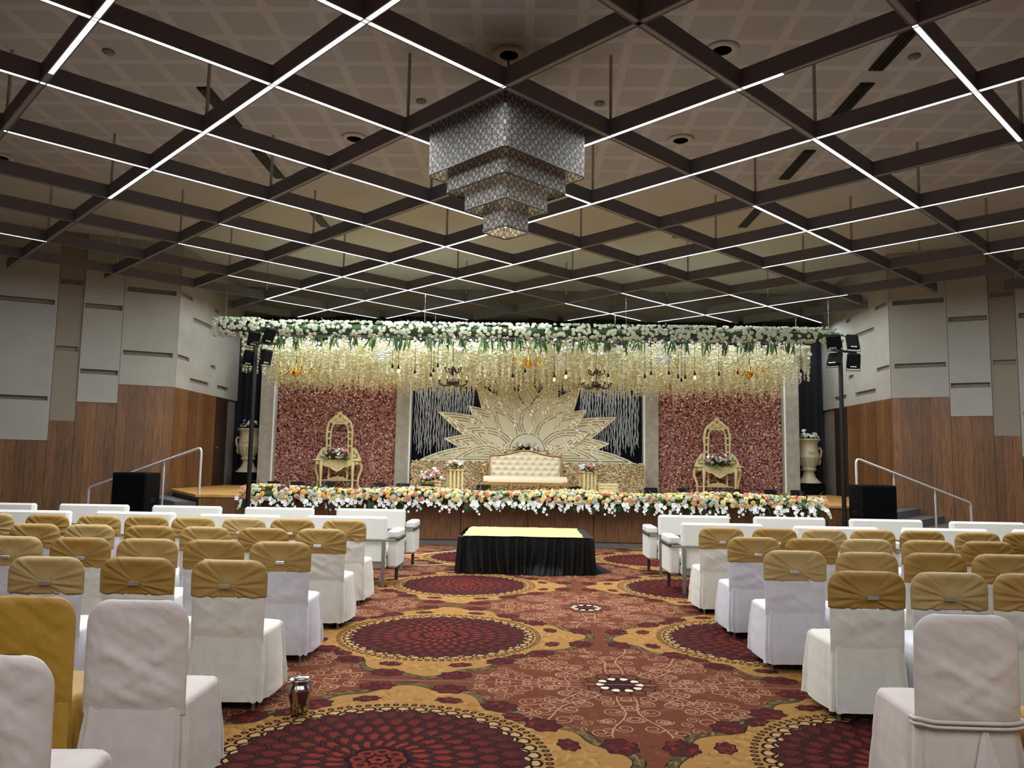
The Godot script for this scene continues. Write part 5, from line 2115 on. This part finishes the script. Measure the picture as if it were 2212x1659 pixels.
func build_vanity(x: float, which: String, turn: float) -> void:
	var t := thing("vanity_table", "cream carved vanity table with arched mirror frame before the %s pink panel" % which, "vanity table", Vector3(x, STAGE_Y, -21.55), turn, "carved vanity tables")
	var s := Shape.new(false)
	s.box(Vector3(0, 0.745, 0), Vector3(1.26, 0.035, 0.46), 0.01)
	part("tabletop", s, M.cream_lacquer, t)
	s = Shape.new(false)
	s.box(Vector3(0, 0.68, -0.02), Vector3(1.14, 0.1, 0.38), 0.006)
	var body := part("drawer_case", s, M.cream_lacquer, t)
	var ap := PackedVector2Array([Vector2(-0.42, 0.73), Vector2(-0.42, 0.64), Vector2(-0.3, 0.57), Vector2(-0.2, 0.56), Vector2(-0.1, 0.48), Vector2(0, 0.43), Vector2(0.1, 0.48), Vector2(0.2, 0.56), Vector2(0.3, 0.57), Vector2(0.42, 0.64), Vector2(0.42, 0.73)])
	s = Shape.new(false)
	s.plate(ap, 0.03, Transform3D(Basis(), Vector3(0, 0, 0.2)))
	part("apron", s, M.cream_lacquer, t)
	s = Shape.new()
	for sg in [-1, 1]:
		s.tube([Vector3(0, 0.5, 0.22), Vector3(sg * 0.06, 0.56, 0.22), Vector3(sg * 0.16, 0.6, 0.22), Vector3(sg * 0.26, 0.62, 0.22), Vector3(sg * 0.24, 0.67, 0.22), Vector3(sg * 0.17, 0.65, 0.22)], 0.011, 5)
		s.tube([Vector3(sg * 0.02, 0.58, 0.22), Vector3(sg * 0.08, 0.64, 0.22), Vector3(sg * 0.03, 0.68, 0.22)], 0.01, 5)
	part("carving", s, M.cream_lacquer, body)
	s = Shape.new()
	s.ball(Vector3(-0.47, 0.68, 0.19), Vector3(0.018, 0.018, 0.018), 4, 6)
	s.ball(Vector3(0.47, 0.68, 0.19), Vector3(0.018, 0.018, 0.018), 4, 6)
	part("knob", s, M.gold_frame, body)
	for sx in [-1, 1]:
		for sz in [-1, 1]:
			s = Shape.new()
			var bx: float = sx * (0.55 if sz < 0 else 0.42)
			var o := Vector3(sx * (0.055 if sz < 0 else 0.0), 0, sz * 0.03)
			s.tube([Vector3(bx, 0.7, sz * 0.17), Vector3(bx, 0.62, sz * 0.18) + o, Vector3(bx, 0.5, sz * 0.18) + o * 1.2, Vector3(bx, 0.28, sz * 0.17) - o * 0.1, Vector3(bx, 0.1, sz * 0.17) - o * 0.3, Vector3(bx, 0.0, sz * 0.18) + o * 0.6], [0.05, 0.05, 0.045, 0.034, 0.026, 0.034], 8)
			part("leg", s, M.cream_lacquer, t)
	s = Shape.new(false)
	s.box(Vector3(0, 0.2, -0.1), Vector3(1.06, 0.025, 0.2), 0.004)
	part("lower_shelf", s, M.cream_lacquer, t)
	# small frame standing on the lower shelf
	s = Shape.new(false)
	for sx in [-1, 1]:
		s.box(Vector3(sx * 0.25, 0.43, -0.12), Vector3(0.055, 0.45, 0.03), 0.006)
	s.box(Vector3(0, 0.24, -0.12), Vector3(0.5, 0.05, 0.03), 0.006)
	s.plate(PackedVector2Array([Vector2(-0.2, 0.26), Vector2(0.2, 0.26), Vector2(0.12, 0.3), Vector2(0.05, 0.3), Vector2(0, 0.34), Vector2(-0.05, 0.3), Vector2(-0.12, 0.3)]), 0.025, Transform3D(Basis(), Vector3(0, 0, -0.12)))
	part("lower_frame", s, M.cream_lacquer, t)
	# mirror frame: double posts, cross ties, crest
	var mf := Node3D.new()
	mf.name = "mirror_frame"
	t.add_child(mf)
	mf.position = Vector3(0, 0.76, -0.16)
	for sx in [-1, 1]:
		s = Shape.new()
		s.tube([Vector3(sx * 0.345, 0, 0), Vector3(sx * 0.34, 0.5, 0), Vector3(sx * 0.345, 0.8, 0), Vector3(sx * 0.325, 0.9, 0), Vector3(sx * 0.29, 1.02, 0), Vector3(sx * 0.2, 1.1, 0), Vector3(sx * 0.1, 1.17, 0)], [0.028, 0.026, 0.034, 0.034, 0.036, 0.036, 0.036], 8)
		s.tube([Vector3(sx * 0.245, 0, 0), Vector3(sx * 0.24, 0.55, 0), Vector3(sx * 0.225, 0.8, 0), Vector3(sx * 0.205, 0.92, 0), Vector3(sx * 0.13, 1.0, 0)], 0.022, 8)
		for y in [0.15, 0.38, 0.58, 0.76]:
			s.box(Vector3(sx * 0.29, y, 0), Vector3(0.1, 0.05, 0.03), 0.006)
		part("post", s, M.cream_lacquer, mf)
		# carved wing beside the frame
		s = Shape.new(false)
		s.plate(PackedVector2Array([Vector2(sx * 0.34, 0.0), Vector2(sx * 0.62, 0.0), Vector2(sx * 0.6, 0.05), Vector2(sx * 0.53, 0.2), Vector2(sx * 0.47, 0.3), Vector2(sx * 0.41, 0.34), Vector2(sx * 0.36, 0.33)]), 0.025)
		var wing := part("wing", s, M.cream_lacquer, mf)
		s = Shape.new()
		s.tube([Vector3(sx * 0.4, 0.05, 0.015), Vector3(sx * 0.5, 0.07, 0.015), Vector3(sx * 0.5, 0.15, 0.015), Vector3(sx * 0.42, 0.16, 0.015), Vector3(sx * 0.41, 0.25, 0.015)], 0.012, 5)
		part("carving", s, M.dark_wood, wing)
	s = Shape.new(false)
	s.plate(PackedVector2Array([Vector2(-0.2, 0.98), Vector2(0.2, 0.98), Vector2(0.26, 1.06), Vector2(0.2, 1.14), Vector2(0.14, 1.22), Vector2(0.08, 1.24), Vector2(0.05, 1.29), Vector2(0, 1.34), Vector2(-0.05, 1.29), Vector2(-0.08, 1.24), Vector2(-0.14, 1.22), Vector2(-0.2, 1.14), Vector2(-0.26, 1.06)]), 0.035)
	var crest := part("crest", s, M.cream_lacquer, mf)
	s = Shape.new()
	for sg in [-1, 1]:
		s.tube([Vector3(0, 1.05, 0.022), Vector3(sg * 0.08, 1.03, 0.022), Vector3(sg * 0.15, 1.07, 0.022), Vector3(sg * 0.1, 1.13, 0.022), Vector3(sg * 0.05, 1.1, 0.022)], 0.01, 5)
	s.ball(Vector3(0, 1.2, 0.02), Vector3(0.035, 0.045, 0.02), 5, 8)
	part("carving", s, M.gold_frame, crest)
	bouquet("vanity_bouquet", "pale pink and lilac flowers with greenery on the %s vanity table" % which, Vector3(x - 0.03, STAGE_Y + 0.765, -21.36), 0.45, 0.36, 0.14, 60, [M.lilac, M.blossom_white, M.lilac, M.rose_pink, M.blossom_white], int(x * 3) + 60, 0.04)

func build_urn(x: float, y: float, which: String) -> void:
	var p := thing("urn_plinth", "black plinth under the cream urn at the %s end of the stage" % which, "plinth", Vector3(x, STAGE_Y, -22.66), 0.0, "black urn plinths")
	var s := Shape.new(false)
	s.box(Vector3(0, y / 2 - 0.01, 0), Vector3(0.68, y - 0.02, 0.6), 0.008)
	part("block", s, M.black, p)
	s = Shape.new(false)
	s.box(Vector3(0, y - 0.01, 0), Vector3(0.7, 0.02, 0.62), 0.006)
	part("top_board", s, M.black, p)
	var t := thing("garden_urn", "large cream fluted urn with handles on the black plinth, stage %s" % which, "urn", Vector3(x, STAGE_Y + y, -22.66), 0.0, "cream stage urns")
	s = Shape.new()
	s.lathe([[0.0, 0.0, 0], [0.33, 0.0, 0], [0.33, 0.03, 0], [0.29, 0.06, 0.6], [0.2, 0.16, 1], [0.155, 0.28, 1], [0.15, 0.34, 0.4], [0.2, 0.36, 0], [0.21, 0.4, 0], [0.18, 0.43, 0], [0.2, 0.46, 1], [0.27, 0.56, 1], [0.295, 0.66, 1], [0.3, 0.71, 0], [0.31, 0.73, 0], [0.3, 0.76, 0], [0.29, 0.82, 0], [0.265, 0.95, 0], [0.255, 1.05, 0], [0.26, 1.14, 0], [0.3, 1.2, 0], [0.33, 1.22, 0], [0.33, 1.25, 0], [0.29, 1.25, 0], [0.25, 1.15, 0], [0.0, 1.12, 0]], 48, Vector3.ZERO, 0.12, 16)
	part("vessel", s, M.urn, t)
	for sg in [-1, 1]:
		s = Shape.new()
		s.tube([Vector3(sg * 0.26, 0.98, 0), Vector3(sg * 0.33, 1.0, 0), Vector3(sg * 0.37, 0.92, 0), Vector3(sg * 0.35, 0.78, 0), Vector3(sg * 0.31, 0.7, 0), Vector3(sg * 0.33, 0.6, 0), Vector3(sg * 0.29, 0.52, 0)], [0.03, 0.036, 0.036, 0.032, 0.036, 0.03, 0.02], 8)
		part("handle", s, M.urn, t)
	s = Shape.new()
	for k in 5:
		s.ball(Vector3(sin(k * 1.26) * 0.07, 0.87 + cos(k * 1.26) * 0.05, 0.275), Vector3(0.045, 0.035, 0.025), 4, 8)
	s.ball(Vector3(0, 0.87, 0.285), Vector3(0.04, 0.04, 0.03), 4, 8)
	part("relief", s, M.urn, t)
	bouquet("urn_flowers", "white blossoms with trailing leaves in the urn at the %s end of the stage" % which, Vector3(x, STAGE_Y + y + 1.17, -22.66), 0.34, 0.34, 0.24, 26, [M.blossom_white, M.blossom_white, M.rose_white], int(x) + 90, 0.055)

func build_small_stage_things() -> void:
	# slatted pedestals and crates beside the settee
	for d in [[-1.7, "left"], [1.62, "right"]]:
		var t := thing("slatted_pedestal", "tall cream slatted pedestal %s of the settee, flowers on top" % d[1], "pedestal", Vector3(d[0], STAGE_Y, -19.9), 0.35, "slatted pedestals")
		var s: Shape
		for sx in [-1, 1]:
			for sz in [-1, 1]:
				for k in 2:
					s = Shape.new(false)
					s.box(Vector3(sx * (0.15 - k * 0.1), 0.27, sz * 0.13), Vector3(0.055, 0.54, 0.03), 0.004)
					part("slat", s, M.cream_lacquer, t)
		s = Shape.new(false)
		s.box(Vector3(0, 0.545, 0), Vector3(0.38, 0.025, 0.34), 0.004)
		part("top", s, M.cream_lacquer, t)
		bouquet("pedestal_flowers", "pink and white flowers on the %s slatted pedestal" % d[1], Vector3(d[0], STAGE_Y + 0.56, -19.9), 0.24, 0.3, 0.2, 30, [M.rose_pink, M.blossom_white, M.lilac, M.blossom_white], 70 + int(d[0]), 0.045)
	for d in [[-2.24, "left"], [2.1, "right"]]:
		var t := thing("slatted_crate", "low cream slatted crate on the stage floor, %s of the settee" % d[1], "crate", Vector3(d[0], STAGE_Y, -19.6), 0.0, "slatted crates")
		var s: Shape
		for k in 4:
			for sz in [-1, 1]:
				s = Shape.new(false)
				s.box(Vector3(0, 0.045 + k * 0.07, sz * 0.15), Vector3(0.46, 0.05, 0.015), 0.003)
				part("slat", s, M.cream_lacquer, t)
		for sx in [-1, 1]:
			s = Shape.new(false)
			s.box(Vector3(sx * 0.22, 0.145, 0), Vector3(0.02, 0.28, 0.28), 0.003)
			part("end_board", s, M.cream_lacquer, t)
		s = Shape.new(false)
		s.box(Vector3(0, 0.03, 0), Vector3(0.44, 0.015, 0.28))
		part("bottom", s, M.cream_lacquer, t)
		if d[0] < 0:
			bouquet("crate_flowers", "loose spray of pink and white flowers in the left slatted crate", Vector3(d[0], STAGE_Y + 0.22, -19.6), 0.42, 0.36, 0.24, 48, [M.blossom_white, M.lilac, M.rose_pink, M.blossom_white], 33, 0.045)
	# black flood lights along the stage edge
	var px := [-5.2, -4.7, -4.05, -3.0, -2.5, -1.98, -0.83, 1.08, 2.66, 3.32, 4.38, 5.13, 5.68]
	var nth := ordinals()
	for i in px.size():
		var t := thing("stage_floodlight", "small black flood light on the stage edge behind the roses, %s from the left" % nth[i], "flood light", Vector3(px[i], STAGE_Y, -16.5), 0.0, "black flood lights on the stage")
		var s := Shape.new(false)
		s.box(Vector3(0, 0.185, 0), Vector3(0.27, 0.2, 0.07), 0.015, Basis(Vector3.RIGHT, -0.7))
		part("housing", s, M.black, t)
		s = Shape.new()
		s.tube([Vector3(-0.15, 0.185, 0), Vector3(-0.15, 0.01, 0.0), Vector3(0.15, 0.01, 0.0), Vector3(0.15, 0.185, 0)], 0.01, 5)
		part("bracket", s, M.black_metal, t)

func _ready() -> void:
	rng.seed = 1
	set_view()
	make_materials()
	build_shell()
	build_stage()
	build_ceiling_grid()
	build_lantern()
	build_chairs()
	build_sofas()
	build_table()
	make_flowers()
	build_backdrop()
	build_lotus()
	build_top_garland()
	build_canopy()
	build_front_garland()
	build_stage_sofa()
	build_vanity(-5.05, "left", 0.12)
	build_vanity(5.29, "right", -0.06)
	build_urn(8.12, 0.32, "right")
	build_urn(-7.9, 0.36, "left")
	bulbs_and_chandeliers()
	build_small_stage_things()
	build_floor_things()
	build_ceiling_fittings()
